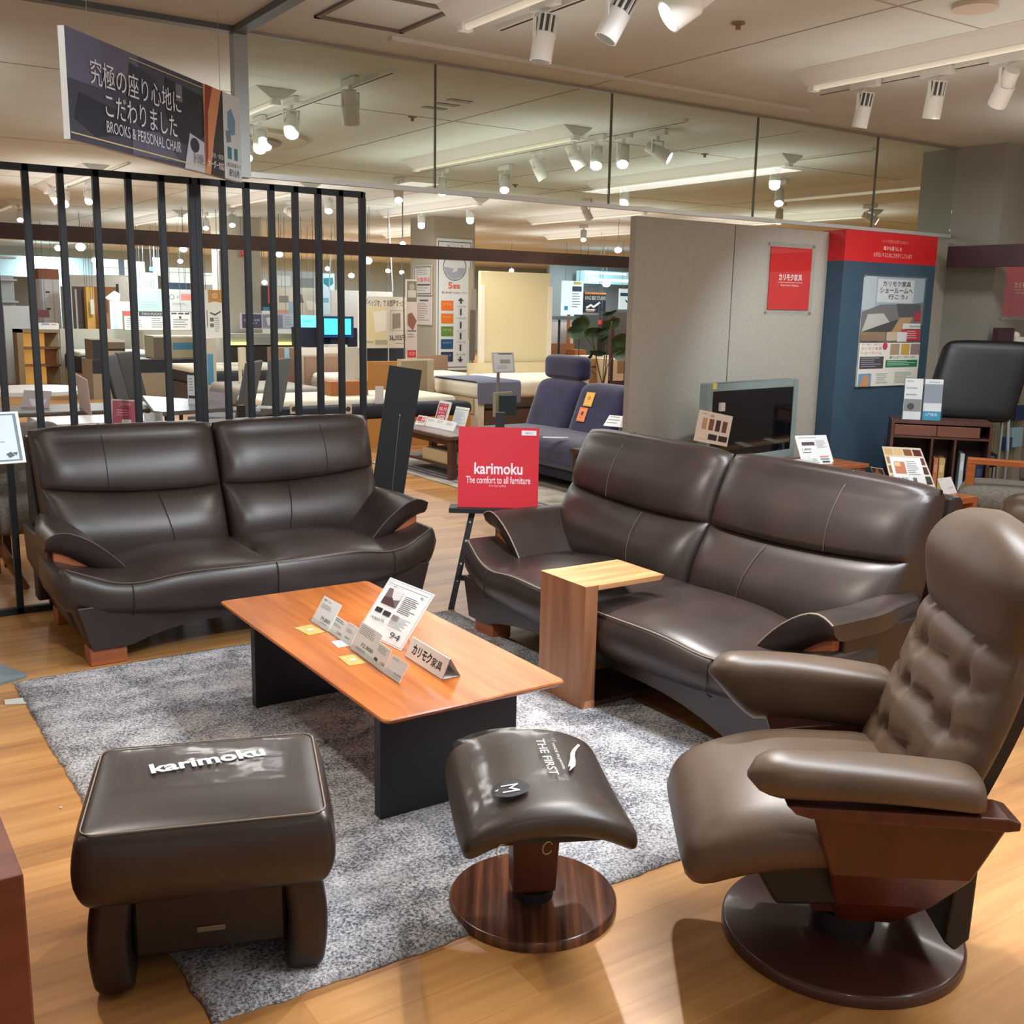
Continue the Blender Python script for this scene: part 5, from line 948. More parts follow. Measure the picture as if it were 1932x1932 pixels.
for a_ in [(1094, 613, 17, 15, .2, .3, 0), (1103, 609, 12, 14, .1, -.6, .1), (1086, 628, 16, 13, -.2, .1, 0), (1121, 627, 20, 11, .3, .2, 0), (1137, 624, 16, 6, .4, -.3, -.05, -.4), (1152, 610, 18, 12, .5, .3, .1, -.5), (1171, 645, 20, 17, .2, .4, .1), (1172, 668, 18, 13, -.1, .1, 0), (1180, 652, 14, 18, .1, .5, .15), (1128, 664, 17, 6, .6, .2, 0, .1), (1112, 672, 9, 3, .3, .2, 0, -.9), (1150, 590, 14, 4, .4, .1, .2, -.4), (1140, 639, 10, 4, .3, .1, .1, -.6)]: leafd(*a_)
stem([(1136, 724, 0), (1130, 700, 0), (1124, 670, 0), (1119, 645, 0), (1118, 632, 0)]); stem([(1138, 724, 0), (1142, 700, 0), (1145, 665, 0), (1150, 630, 0), (1155, 606, 0)]); stem([(1137, 724, 0), (1139, 690, 0), (1142, 660, 0), (1144, 648, 0)], .005); stem([(1139, 724, 0), (1146, 690, 0), (1160, 668, 0), (1172, 662, 0)], .005); stem([(1122, 660, 0), (1112, 645, 0), (1100, 628, 0)], .004); stem([(1092, 672, 0), (1092, 650, 0), (1093, 632, 0)], .005)
MB().tube([aty(1092, 672, PY), (base.x-.1, PY, .8), (base.x, PY, .40)], .005, 6).build('stem', STM, t)
# dark frame beside the plant, tray stand, shelves behind
def bgbox(name, label, cat, rect, Y, d, m, z0=None, items=None, group=None, bevel=0, part=None, hang=True):
    a, b_ = aty(rect[0], rect[3], Y), aty(rect[2], rect[1], Y); ar = aty(rect[2], rect[3], Y); al = aty(rect[0], rect[1], Y)
    x0_, x1_ = (a.x+al.x)/2, (b_.x+ar.x)/2; z1_ = (b_.z+al.z)/2; z0_ = (a.z+ar.z)/2 if z0 is None else z0
    if isinstance(m, tuple): m = flat(m, .6)
    M = MX.Translation((x0_, Y, z0_)); o = sheet(name, label, cat, M, x1_-x0_, z1_-z0_, d, m, items or [], group)
    if z0 is None and z0_ > .85 and hang:
        for q in (.15, .85): MB().cyl(((x1_-x0_)*q, d/2, z1_-z0_), ((x1_-x0_)*q, d/2, CEIL-z0_), .004, seg=5).build('hanging_wire', flat((110, 116, 118)), o)
    return o
t = thing('wooden_rack', 'dark wooden ladder rack standing between plant and partition', 'rack', (0, 8.6, 0)); b = MB()
xl, xr = aty(1152, 690, 8.6).x, aty(1186, 690, 8.6).x; zt = aty(1155, 596, 8.6).z; zb = aty(1155, 722, 8.6).z
MB().box(xl, xl+.035, 0, .035, 0, zt).build('post', DARKWOOD, t); MB().box(xr-.035, xr, 0, .035, 0, zt-.15).build('post', DARKWOOD, t); MB().box(xl, xr+.08, .005, .03, zb-.05, zb+.02).build('rail', DARKWOOD, t)
bgbox('open_shelf_unit', 'cream open shelf unit behind the navy headrest', 'shelf', (1080, 680, 1112, 722), 9.6, .4, (206, 192, 160), 0, [('r', .05, .0, .8, .22, (180, 164, 130)), ('r', .1, .14, .4, .2, (220, 130, 110)), ('r', .6, .02, .75, .1, (110, 100, 84))])
bgbox('brown_cabinet', 'brown cardboard-like cabinet behind the plant stems', 'cabinet', (1112, 677, 1150, 724), 10.2, .5, (164, 124, 84), 0, [('r', 0, .10, 1, .13, (90, 66, 46))])
bgbox('cream_cabinet', 'cream cabinet seen between the ladder rack posts', 'cabinet', (1154, 678, 1188, 722), 9.9, .4, (206, 184, 150), 0, [('r', .3, .02, .7, .2, (140, 110, 80)), ('r', .8, .0, 1, .3, (220, 216, 210))])
bgbox('white_counter', 'white counter top behind plant and navy headrest', 'counter', (1060, 672, 1160, 680), 12.15, .3, (232, 230, 220), 0)
t = thing('tray_stand', 'thin black stand with a flat tray right of the beige display wall', 'stand', (0, 12.6, 0)); a = aty(1055, 672, 12.6); b_ = aty(1041, 603, 12.6); c_ = aty(1079, 603, 12.6)
MB().cyl((a.x, .02, 0), (a.x, .02, b_.z), .018, seg=10).build('pole', BLACK, t); MB().box(b_.x, c_.x, -.1, .2, b_.z, b_.z+.05).build('tray', flat((110, 126, 132), .4), t); MB().disc((a.x, .02), .16, 0, .02, 24).build('base', BLACK, t)
bgbox('dark_mattress', 'dark mattress with white top right of the beige display wall', 'mattress', (1038, 672, 1096, 682), 12.9, .4, (36, 44, 56), 0); 
bgbox('brown_headboard', 'brown stepped headboard behind the tray stand', 'headboard', (1038, 648, 1083, 673), 13.4, .1, (158, 104, 66), 0, [('r', .66, -.5, .80, 0.02, (158, 104, 66))]); bgbox('orange_bench', 'small orange brown bench right of the stepped headboard', 'bench', (1085, 660, 1106, 672), 13.2, .3, (176, 112, 60), 0)
bgbox('wall_panel', 'pale beige wall panel behind plant', 'panel', (1076, 612, 1182, 676), 14.2, .1, (206, 200, 180), 0); bgbox('pale_screen', 'pale grey screen behind the tray stand pole', 'panel', (1036, 608, 1072, 660), 14.4, .1, (196, 200, 204), 0)
bgbox('teal_wall', 'blue grey wall behind the cyan poster', 'wall panel', (1036, 490, 1190, 612), 19, .1, (132, 148, 150), 0)
bgbox('cyan_poster', 'bright cyan and white lit poster right of the beige display wall', 'poster', (1062, 530, 1100, 596), 17, .06, flat((214, 240, 246), .5, 0, .55), None, [('r', .08, .72, .26, .84, (60, 190, 220)), ('r', .45, .15, .92, .3, (60, 80, 100)), ('l', .45, .35, .95, .8, 6, LG), ('r', .5, .02, .9, .1, (226, 226, 120))])
bgbox('black_shop_sign', 'black shop sign with white emblem right of the cyan poster', 'sign', (1103, 552, 1143, 590), 17.2, .1, (24, 36, 44), None, [('r', 0, 0, 1, .08, (214, 130, 60)), ('t', 'KING BED STUDIO', .02, .18, .98, .36, (206, 204, 196)), ('p', [(.06, .72), (.3, .56), (.42, .66), (.7, .44), (.74, .52), (.42, .78), (.3, .68), (.1, .82)], (230, 230, 226)), ('r', .06, .82, .5, .9, (220, 220, 214)), ('r', .08, .92, .46, .97, (176, 120, 90))])
bgbox('blue_white_poster', 'blue and white poster at the partition edge under the beam', 'poster', (1170, 545, 1199, 584), 16, .05, flat((206, 230, 240), .5, 0, .5), None, [('r', 0, .2, 1, .36, (60, 110, 150)), ('p', [(.3, .5), (.5, .6), (.7, .55), (.6, .7), (.4, .66)], (70, 90, 110))])
bgbox('lit_display_shelf', 'cyan lit display shelf under the beam near the partition', 'shelf', (1103, 512, 1190, 536), 18.5, .3, flat((150, 200, 210), .4, 0, .6), None, [('r', 0, .1, .9, .25, (226, 250, 255), 2), ('r', .1, .6, 1, .8, (226, 250, 255), 2)])
bgbox('dark_low_sofa', 'dark low sofa back beyond the plant near the partition', 'sofa', (1150, 588, 1196, 602), 13.75, .3, (70, 68, 68), .0); bgbox('grey_chair_back', 'dark grey rounded chair back behind the broad leaves', 'chair', (1104, 594, 1128, 614), 13.6, .3, (72, 84, 82), .0); bgbox('red_small_sign', 'small red sign at the top of the pale wall panel', 'sign', (1129, 604, 1137, 612), 13.9, .03, (206, 80, 76), None)
# ============================================================= shop floor behind the lattice
q5 = lambda x0, y0, x1, y1: (x0/4.83, 400+y0/4.83, x1/4.83, 400+y1/4.83)
q9 = lambda x0, y0, x1, y1: (x0/9.66, 440+y0/9.66, x1/9.66, 440+y1/9.66)
q6 = lambda x0, y0, x1, y1: (380+x0/4.83, 400+y0/4.83, 380+x1/4.83, 400+y1/4.83)
# far walls and lit windows
bgbox('slate_wall', 'blue grey far wall at the left behind the lattice', 'wall panel', (-30, 484, 180, 530), 27, .2, (120, 146, 150), 0)
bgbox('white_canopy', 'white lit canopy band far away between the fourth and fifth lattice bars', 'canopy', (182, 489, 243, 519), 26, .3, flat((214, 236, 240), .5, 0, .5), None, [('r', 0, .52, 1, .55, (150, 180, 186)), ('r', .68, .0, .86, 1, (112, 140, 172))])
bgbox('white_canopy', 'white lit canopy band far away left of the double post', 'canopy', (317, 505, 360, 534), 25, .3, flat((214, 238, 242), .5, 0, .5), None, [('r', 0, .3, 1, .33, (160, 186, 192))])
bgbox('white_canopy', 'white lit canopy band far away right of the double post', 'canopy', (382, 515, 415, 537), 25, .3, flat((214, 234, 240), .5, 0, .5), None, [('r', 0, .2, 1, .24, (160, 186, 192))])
bgbox('grey_wall', 'grey far wall between the canopy bands with hanging papers', 'wall panel', (245, 470, 316, 520), 26.5, .2, (112, 126, 128), 1.0); bgbox('cyan_light', 'small cyan light between the fifth lattice bars', 'lamp', (284, 504, 295, 511), 22, .1, flat((90, 226, 250), .5, 0, 3), None)
for (x0_, y0_, x1_, y1_, lb) in ((257, 494, 273, 514, 'left hanging paper before the grey far wall'), (289, 486, 302, 520, 'right hanging paper before the grey far wall')): bgbox('hanging_paper', lb, 'paper', (x0_, y0_, x1_, y1_), 22.5, .02, (186, 190, 186), None, None, 'papers hanging before the grey far wall')
bgbox('wood_canopy', 'reddish wooden canopy box at the left behind the lattice', 'canopy', (72, 507, 111, 527), 22.6, .8, (142, 88, 60), None); 
bgbox('cream_partition', 'cream partition wall behind the wardrobes', 'partition', (126, 520, 248, 628), 21.5, .15, (206, 204, 192), 0); bgbox('taupe_partition', 'dark taupe partition at the far left behind the shelf', 'partition', (24, 522, 62, 620), 22.9, .15, (122, 120, 112), 0)
bgbox('white_drawer_tower', 'tall white wardrobe with small drawer labels behind the lattice', 'wardrobe', q9(740, 840, 1100, 1750), 21, .5, (240, 240, 236), 0, [('r', .0, 0, .12, 1, (170, 176, 196))] + [('r', .28, .12+.17*i, .5, .14+.17*i, (90, 90, 92)) for i in range(5)] + [('r', .66, 0, .69, 1, (176, 186, 190))])
bgbox('dark_brown_wardrobe', 'dark brown double-door wardrobe behind the lattice', 'wardrobe', q9(1325, 970, 1583, 1800), 20, .6, (92, 74, 66), 0, [('r', .48, 0, .5, 1, (50, 38, 34)), ('r', .22, .03, .34, .55, (206, 200, 190))])
bgbox('white_wardrobe', 'narrow white wardrobe left of the dark brown one', 'wardrobe', q9(1250, 965, 1325, 1800), 20, .6, (224, 220, 214), 0); bgbox('white_tag_board', 'white hang tag on the dark brown wardrobe', 'tag', q9(1560, 1190, 1612, 1450), 19.9, .02, (240, 240, 236)); bgbox('white_tag_board', 'white hang tag on the yellow wood wardrobe', 'tag', q9(1650, 1210, 1715, 1480), 19.7, .02, (244, 240, 226))
bgbox('yellow_wardrobe', 'bright yellow wood wardrobe door beside the dark brown wardrobe', 'wardrobe', q9(1585, 980, 1730, 1810), 19.8, .5, (240, 186, 92), 0); bgbox('brown_wardrobe', 'mid brown double wardrobe right of the yellow one', 'wardrobe', q5(860, 682, 1075, 1100), 19.9, .6, (150, 98, 50), 0, [('r', .40, .0, .42, 1, (90, 54, 30)), ('r', .62, .06, .78, .95, (166, 112, 66))])
bgbox('reddish_panel', 'reddish wood panel leaning right of the brown wardrobe', 'panel', q5(975, 920, 1015, 1100), 19.3, .1, (178, 110, 84), 0)
t = thing('wall_lamp', 'white cone lamp on the brown wardrobe end', 'lamp', aty(218, 560, 19.2)); MB().cyl((-.06, 0, -.08), (.03, 0, .07), .13, .06, 16).build('shade', flat((244, 240, 230), .5, 0, .6), t, smooth=True); MB().box(.03, .06, .0, .06, -.12, .22).build('bracket', BLACK, t)
bgbox('white_info_panel', 'white display panel with a blue stripe right of the wardrobes', 'sign', q5(1005, 815, 1195, 1090), 18.4, .1, (236, 236, 228), 0, [('r', .14, .02, .36, 1, (206, 228, 230))]); bgbox('sage_poster', 'pale sage green poster between lattice bars', 'poster', q5(1255, 700, 1490, 920), 18.2, .1, (180, 204, 192), None, [('l', .1, .55, .9, .8, 3, (150, 176, 166)), ('p', [(.5, .1), (.52, .1), (.46, .6), (.44, .6)], (214, 226, 216))])
bgbox('striped_cushion_rack', 'stack of white striped boards above the sage poster', 'board', q5(1250, 552, 1440, 700), 18.6, .3, (224, 222, 214), None, [('r', .28+.1*i, .02, .31+.1*i, .96, (160, 160, 160)) for i in range(6)])
bgbox('mattress_map_poster', 'wide framed chart poster with a black header between lattice bars', 'poster', q5(1128, 905, 1745, 1080), 18.0, .08, (230, 230, 222), None, [('f', .0, .0, 1, 1, .008, (120, 116, 110)), ('r', .0, .02, .11, .26, (206, 96, 88)), ('r', .22, .02, .62, .26, (82, 82, 80)), ('t', 'TWO POCKET', .26, .08, .58, .2, (206, 206, 200)), ('r', .70, .06, .78, .14, (80, 80, 80)), ('r', .80, .06, .88, .14, (80, 80, 80)), ('r', .90, .06, .97, .14, (80, 80, 80)), ('l', .04, .35, .3, .9, 5, LG), ('l', .40, .35, .62, .9, 5, LG), ('l', .72, .4, .95, .9, 4, LG), ('c', .83, .3, .02, (80, 80, 80))])
bgbox('grey_brand_poster', 'pale grey poster with a pink label left of the double post', 'poster', q5(1490, 705, 1745, 905), 18.3, .08, (206, 208, 200), None, [('r', .62, .2, 1, .5, (230, 140, 136)), ('o', .3, .35, .09, .02, (110, 116, 116)), ('t', '×', .48, .28, .56, .42, LG), ('l', .3, .62, .95, .75, 2, LG)]); bgbox('navy_block', 'navy shelf block above the pale grey poster', 'shelf', q5(1540, 645, 1735, 705), 18.4, .3, (50, 66, 84)); bgbox('chart_back', 'pale grey screen wall carrying the posters between lattice bars', 'partition', q5(1010, 905, 1800, 1130), 18.5, .1, (216, 216, 208), 0)
# far left white shelf, wooden lit shelf
t = thing('white_wire_shelf', 'tall white wire shelf at the far left edge behind the lattice', 'shelf', (0, 21, 0)); a, b_ = aty(-12, 694, 21), aty(25, 520, 21); MB().box(a.x, b_.x, 0, .03, 0, b_.z).build('back_panel', flat((210, 220, 222)), t)
for i in range(6): MB().box(a.x, b_.x+.02, -.25, 0, .2+i*.38, .23+i*.38).build('shelf_board', flat((224, 228, 226)), t)
bgbox('white_carton', 'white carton before the wire shelf at the far left', 'box', q9(70, 1325, 540, 1680), 19.5, .4, (220, 224, 222), 0); bgbox('patterned_panel', 'pale patterned paper panel under the white carton', 'panel', q5(22, 1030, 165, 1410), 20.6, .1, (206, 206, 204), 0, [('r', .1+.45*(i % 2), .05+.24*(i//2), .45+.45*(i % 2), .24+.24*(i//2), (184, 184, 182)) for i in range(8)])
t = thing('lit_wooden_shelf', 'open wooden shelf with warm lit compartments at the left behind the lattice', 'shelf', (0, 18.6, 0)); a, b_ = aty(36, 694, 18.6), aty(118, 622, 18.6); z1_ = b_.z; xw = b_.x
MB().box(a.x, a.x+.09, 0, .4, 0, z1_).box(a.x, xw, 0, .4, z1_-.05, z1_).box(a.x, xw, .38, .40, 0, z1_).build('carcass', flat((150, 128, 92)), t); zz = [z1_-.05-(z1_-.05)*k for k in (0, .30, .62, 1)]
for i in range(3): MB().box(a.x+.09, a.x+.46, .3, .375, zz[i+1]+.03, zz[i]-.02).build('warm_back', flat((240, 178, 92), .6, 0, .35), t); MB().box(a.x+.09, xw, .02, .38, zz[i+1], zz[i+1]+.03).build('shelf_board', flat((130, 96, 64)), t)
MB().box(a.x+.45, xw-.1, .1, .3, .3, z1_-.3).build('inner_cabinet', flat((150, 90, 60)), t)
bgbox('leaflet_table', 'white table of leaflets before the drawer tower', 'table', q9(650, 1640, 1070, 1740), 18.65, .3, (238, 238, 234), aty(36, 622, 18.6).z+.005, [('r', .25, .05, .6, .3, (160, 160, 166)), ('r', .68, .1, .9, .3, (206, 150, 140))]); bgbox('maroon_box', 'maroon box lid above the leaflet table', 'box', q9(655, 1400, 900, 1535), 19.4, .3, (112, 66, 62))
# beds behind the lattice
def bed(label, x0_, x1_, y0_, y1_, zf, zm, cf, cm, ct=None, group='display beds behind the lattice', head=None, hc=(180, 176, 166)):
    t = thing('display_bed', label, 'bed', (x0_, y0_, 0), group=group); W_, D_ = x1_-x0_, y1_-y0_
    MB().box(.02, W_-.02, .02, D_, 0, zf).build('frame', flat(cf, .6), t); soft(MB(), 0, W_, 0, D_-.05, zf, zm, min(.06, (zm-zf)/2.1), 8).build('mattress', flat(cm, .8), t, smooth=True, ang=80)
    if ct: soft(MB(), .01, W_*.96, .2, D_-.1, zm-.05, zm+.05, .045, 6).build('bedding', flat(ct, .85), t, smooth=True, ang=80)
    if head: MB().box(-.03, W_+.03, D_, D_+.06, 0, head).build('headboard', flat(hc, .6), t)
    return t
P1 = at(158, 744); bed('bed with a navy mattress side and cream base behind the third and fourth bars', P1.x, P1.x+1.25, P1.y, P1.y+1.35, .30, .58, (190, 170, 134), (34, 40, 52), (206, 204, 184), head=.95, hc=(176, 172, 158))
bgbox('cyan_picture_board', 'glowing cyan picture on the headboard between the third and fourth bars', 'picture', q5(655, 1160, 840, 1245), 19.045, .05, flat((140, 226, 240), .5, 0, .6), None)
bgbox('cyan_picture_board', 'glowing cyan picture on the headboard between the fifth bars', 'picture', q5(1290, 1160, 1400, 1260), 18.945, .05, flat((170, 230, 240), .5, 0, .5), None)
bgbox('low_grey_partition', 'long low grey partition behind the beds in the left half', 'partition', q5(455, 1105, 1250, 1310), 19.1, .1, (176, 176, 166), 0); bgbox('low_grey_partition', 'long low grey partition behind the beds left of the double post', 'partition', q5(1250, 1130, 1760, 1330), 19.0, .1, (186, 184, 168), 0)
bgbox('navy_mattress', 'long navy mattress carrying the wrapped bedding bundles', 'mattress', q5(840, 1342, 1905, 1400), 16.1, .7, (156, 146, 126), 0, [('r', 0, 0, 1, .35, (40, 44, 54))])
o = bgbox('bedding_bundle', 'plastic wrapped bedding bundle with a dark strap behind the fourth bar', 'bundle', q5(845, 1165, 1140, 1345), 16.15, .5, (120, 108, 88), None, [('r', .0, 0, .3, 1, (44, 54, 66)), ('r', .3, .45, 1, .55, (30, 30, 32)), ('r', .34, .56, .96, .96, (190, 178, 140)), ('r', .3, 0, 1, .12, (230, 232, 228))]); bgbox('bedding_bundle', 'wrapped blue and cream bedding bundle left of the double post', 'bundle', q5(1400, 1130, 1905, 1330), 16.2, .5, (170, 162, 132), None, [('r', 0, 0, .18, 1, (104, 96, 84)), ('r', .34, .3, 1, .62, (70, 130, 160)), ('r', 0, .0, 1, .06, (230, 230, 226))])
bed('long low bed with pale bedding behind the fifth bar', at(205, 735).x+.2, at(205, 735).x+1.7, 13.8, 15.2, .34, .52, (70, 64, 60), (44, 44, 52), (214, 210, 190)); bed('bed with a slate grey mattress on brown base left of the double post', at(262, 747).x, at(262, 747).x+1.0, 11.6, 13.2, .22, .40, (120, 74, 54), (104, 110, 122), (150, 146, 138))
bed('wide bed with cream bedding right of the double post', at(372, 740).x+.3, at(372, 740).x+2.4, 12.0, 13.05, .30, .50, (110, 104, 96), (150, 142, 130), (226, 220, 204), head=.75, hc=(150, 120, 100))
a = at(524, 805); Pb = at(722, 795); bed('low bed with white quilt, navy side and tan base behind the right lattice half', 3.75, 5.95, 9.6, 10.9, .30, .44, (186, 130, 66), (30, 34, 46), (238, 234, 214), head=None)
for i, px in enumerate((555, 657)): a = aty(px, 772, 9.58); t = thing('round_tag', ['left round tag on the tan bed base', 'right round tag on the tan bed base'][i], 'tag', a, group='round tags on the tan bed base'); MB().box(-.04, .04, 0, .012, -.045, .045).build('card', flat((206, 196, 176)), t); MB().cyl((0, -.002, 0), (0, .001, 0), .026, seg=20).build('print', flat((60, 56, 52)), t)
bgbox('tan_headboard', 'plain tan headboard board behind the last lattice bar', 'headboard', (694, 682, 761, 740), 11.6, .08, (190, 140, 78), 0); bgbox('brown_headboard', 'brown bed end unit with pink brown drawer between middle bars', 'headboard', q6(700, 1240, 1015, 1490), 13.6, .4, (136, 108, 92), 0, [('r', 0, .45, .5, 1, (140, 104, 98)), ('r', .66, .3, .8, 1, (66, 46, 42)), ('r', .18, .0, .32, .2, (150, 190, 200)), ('r', .14, .36, .26, .48, (80, 140, 150))]); bgbox('cream_headboard', 'cream headboard panel with rounded lamp right of the middle bars', 'headboard', q6(1115, 1290, 1500, 1500), 13.25, .1, (190, 176, 148), 0, [('r', .52, .1, .8, .9, (206, 196, 166))])
bgbox('brown_tray_board', 'tan tray board on the quilt behind the right lattice bars', 'board', q6(1180, 1545, 1520, 1600), 10.2, .3, (166, 104, 54), .442); bgbox('leaning_sheet', 'white paper leaning on the quilt end near the black panel', 'paper', q6(1590, 1590, 1660, 1680), 9.7, .02, (220, 214, 210), .442)
# counters with yellow light strips, screens
bgbox('counter_desk', 'grey counter desk with frosted front behind the lattice', 'counter', q6(262, 1110, 1050, 1175), 15.6, .38, (180, 180, 168), .80, [('r', .02, .3, .95, .9, (150, 158, 148))]); bgbox('dark_counter', 'dark counter front carrying yellow light strips', 'counter', q6(262, 1175, 1050, 1260), 15.65, .3, (52, 46, 44), 0)
for i, (x0_, x1_, lb) in enumerate([(265, 440, 'left yellow light strip under the counter'), (705, 860, 'middle yellow light strip under the counter'), (905, 990, 'right yellow light strip under the counter')]): bgbox('light_strip', lb, 'lamp', q6(x0_, 1188, x1_, 1212), 15.55, .04, flat((250, 240, 120), .5, 0, 2.0), None, None, 'yellow light strips under the counter')
bgbox('bed_photo_poster', 'large photo poster of cushions and bed behind middle bars', 'poster', q6(690, 690, 1035, 940), 17.2, .08, (206, 200, 184), None, [('r', .05, .3, .3, .55, (140, 134, 126)), ('p', [(.55, .2), (.66, .25), (.7, .55), (.55, .55)], (120, 100, 88)), ('p', [(.75, .45), (1, .5), (1, .8), (.8, .8)], (236, 236, 228)), ('r', .0, .82, .3, 1, (206, 150, 130)), ('r', .3, .5, .42, 1, (150, 180, 196))])
bgbox('grey_wall_box', 'grey wall storage boxes high behind the middle bars', 'wall panel', q6(685, 540, 1040, 690), 19.2, .3, (150, 158, 154), None, [('r', .02, .3, .35, .9, (180, 186, 178)), ('r', .6, .4, .95, .98, (112, 122, 118))]); bgbox('photo_wall_base', 'pale wall under the cushion photo poster', 'wall panel', q6(545, 830, 1060, 1110), 18.6, .1, (176, 178, 168), 0)
bgbox('dark_poster', 'narrow dark poster with a red edge beside the cream pillar', 'poster', q6(552, 672, 632, 900), 15.7, .05, (44, 54, 46), None, [('r', .68, -.02, 1, .7, (196, 92, 88)), ('r', .1, .85, .8, 1, (70, 130, 170))]); bgbox('red_exit_box', 'small red sign under the beam on the cream pillar', 'sign', q6(362, 355, 402, 405), 15.9, .05, (206, 70, 70), None, [('t', 'L', .3, .1, .6, .6, (240, 220, 216))])
bgbox('violet_banner', 'violet grey wide banner with photos standing on the counter', 'banner', q6(362, 925, 845, 1068), 15.4, .04, (196, 192, 204), None, [('r', .02, .06, .38, .94, (72, 70, 100)), ('t', '体圧分散の違いを体感', .05, .35, .34, .5, (206, 204, 216)), ('t', 'マットレス', .08, .55, .3, .68, (206, 204, 216)), ('r', .40, .08, .78, .92, (140, 140, 160)), ('p', [(.46, .3), (.56, .2), (.6, .6), (.5, .8)], (214, 214, 216)), ('l', .82, .2, .98, .8, 4, LG)])
t = thing('cyan_monitor', 'large monitor with a bright cyan screen behind the right lattice bars', 'monitor', (0, 14.8, 0)); a, b_ = aty(608, 637, 14.8), aty(667, 597, 14.8); MB().box(a.x, b_.x, 0, .05, a.z, b_.z).build('housing', flat((20, 70, 130), .4), t); MB().box((a.x+b_.x)/2-.1, (a.x+b_.x)/2+.1, .05, .3, .3, .8).build('foot', flat((20, 30, 50)), t); MB().box(a.x+.035, b_.x-.045, -.004, 0, a.z+.045, b_.z-.035).build('screen', flat((70, 226, 245), .4, 0, 1.3), t); MB().box((a.x+b_.x)/2-.1, (a.x+b_.x)/2+.1, .05, .1, .80, a.z+.1).build('stand', flat((20, 30, 50)), t)
bgbox('cyan_monitor', 'small monitor with a pale cyan screen left of the large one', 'monitor', q6(905, 942, 1052, 1052), 15.2, .05, flat((120, 236, 244), .4, 0, 1.1), None, [('t', 'UMMO', .15, .4, .85, .62, (70, 170, 190))]); bgbox('monitor_base', 'dark blue stand block under the two monitors', 'stand', q6(915, 1055, 1420, 1240), 15.0, .4, (30, 42, 66), 0)
bgbox('teal_badge_sign', 'pale sign with a teal badge above the large monitor', 'sign', q6(1105, 560, 1215, 930), 16.9, .05, (176, 200, 208), None, [('p', [(.08, .12), (.88, .10), (.88, .25), (.5, .34), (.08, .25)], (24, 116, 130)), ('r', .0, .6, .5, .72, (110, 150, 170))])
bgbox('white_partition_board', 'blank bright white partition board behind the large monitor', 'board', q6(1185, 715, 1500, 1080), 16.4, .06, (238, 240, 236), None); bgbox('white_sign_back', 'white frame edge of a sign above the price poster', 'sign', q6(1500, 725, 1745, 780), 13.0, .04, (214, 216, 212), None)
bgbox('white_cabinet', 'low white cabinet before the large monitor', 'cabinet', q6(1160, 1210, 1330, 1245), 14.3, .2, (230, 228, 222), 0)
t = bgbox('price_poster', 'large white poster with price 36,355 right of the lattice', 'poster', q6(1440, 772, 1905, 1240), 12.0, .04, (232, 226, 212), None, [('r', .0, .2, .52, .92, (238, 226, 176)), ('t', '「ベッジオ」で お部屋すっきり！', .14, .055, .96, .19, (66, 60, 54), .01), ('f', .60, .26, .96, .66, .006, (150, 140, 130)), ('p', [(.64, .33), (.80, .31), (.80, .60), (.64, .63)], (160, 146, 134)), ('p', [(.26, .3), (.52, .26), (.52, .66), (.3, .7)], (250, 246, 232)), ('r', .1, .86, .26, .90, (190, 184, 150)), ('r', .3, .84, .54, .93, (186, 180, 146)), ('t', '36,355円', .58, .74, .90, .86, (50, 46, 44), .01), ('l', .70, .90, .92, .94, 1, LG)])
t = bgbox('narrow_info_banner', 'narrow hanging banner with a red foot left of the shop pillar', 'banner', (767, 527, 787, 682), 11.8, .03, (222, 210, 200), None, [('r', .05, .02, .95, .27, (132, 126, 112)), ('c', .5, .09, .26, (176, 168, 152)), ('r', .12, .13, .88, .22, (206, 200, 184)), ('p', [(.1, .42), (.5, .40), (.95, .50), (.6, .62), (.1, .55)], (150, 100, 80)), ('r', .08, .62, .9, .63, (70, 56, 50)), ('l', .1, .66, .9, .72, 2, LG), ('r', .08, .86, .9, .95, (214, 60, 56)), ('t', '−8,250', .14, .88, .84, .93, (246, 200, 190))])
a = aty(765, 700, 11.75); t = thing('banner_pole', 'thin metal pole standing beside the narrow banner', 'pole', (a.x, 11.75, 0)); MB().cyl((0, 0, 0), (-.03, 0, aty(758, 515, 11.75).z), .010, seg=8).build('pole', flat((120, 112, 100), .4, .5), t); MB().disc((0, 0), .14, 0, .015, 24).build('foot', flat((120, 112, 100)), t)
for i, (x0_, y0_, x1_, y1_, Y) in enumerate([(626, 483, 621, 548, 16.4), (733, 490, 741, 550, 13.0)]):
    a, b_ = aty(x0_, y0_, Y), aty(x1_, y1_, Y); t = thing('rope', ['white cord holding the white partition board', 'white cord holding the sign frame above the price poster'][i], 'cord', group='cords holding signs'); MB().cyl(b_, (a.x, Y, CEIL), .008, seg=6).build('strand', flat((214, 226, 230)), t)
bgbox('white_rail_partition', 'low partition with white rail and dark windows below the price poster', 'partition', q6(1300, 1230, 1880, 1330), 12.2, .06, (222, 220, 208), 0, [('r', .35, .0, .68, .62, (44, 48, 60)), ('r', .70, .0, .99, .62, (44, 48, 60))]); bgbox('beige_low_partition', 'beige low partition with cream post left of the shop pillar', 'partition', (757, 678, 818, 800), 10.8, .1, (172, 152, 122), 0, [('r', .80, 0, 1, 1, (206, 192, 160)), ('r', 0, 0, 1, .02, (230, 222, 204))])
bgbox('white_rail_partition', 'sloping white-railed partition behind the middle bars', 'partition', q6(905, 1235, 1330, 1330), 13.4, .06, (196, 186, 162), 0, [('r', 0, 0, 1, .12, (236, 232, 220))])
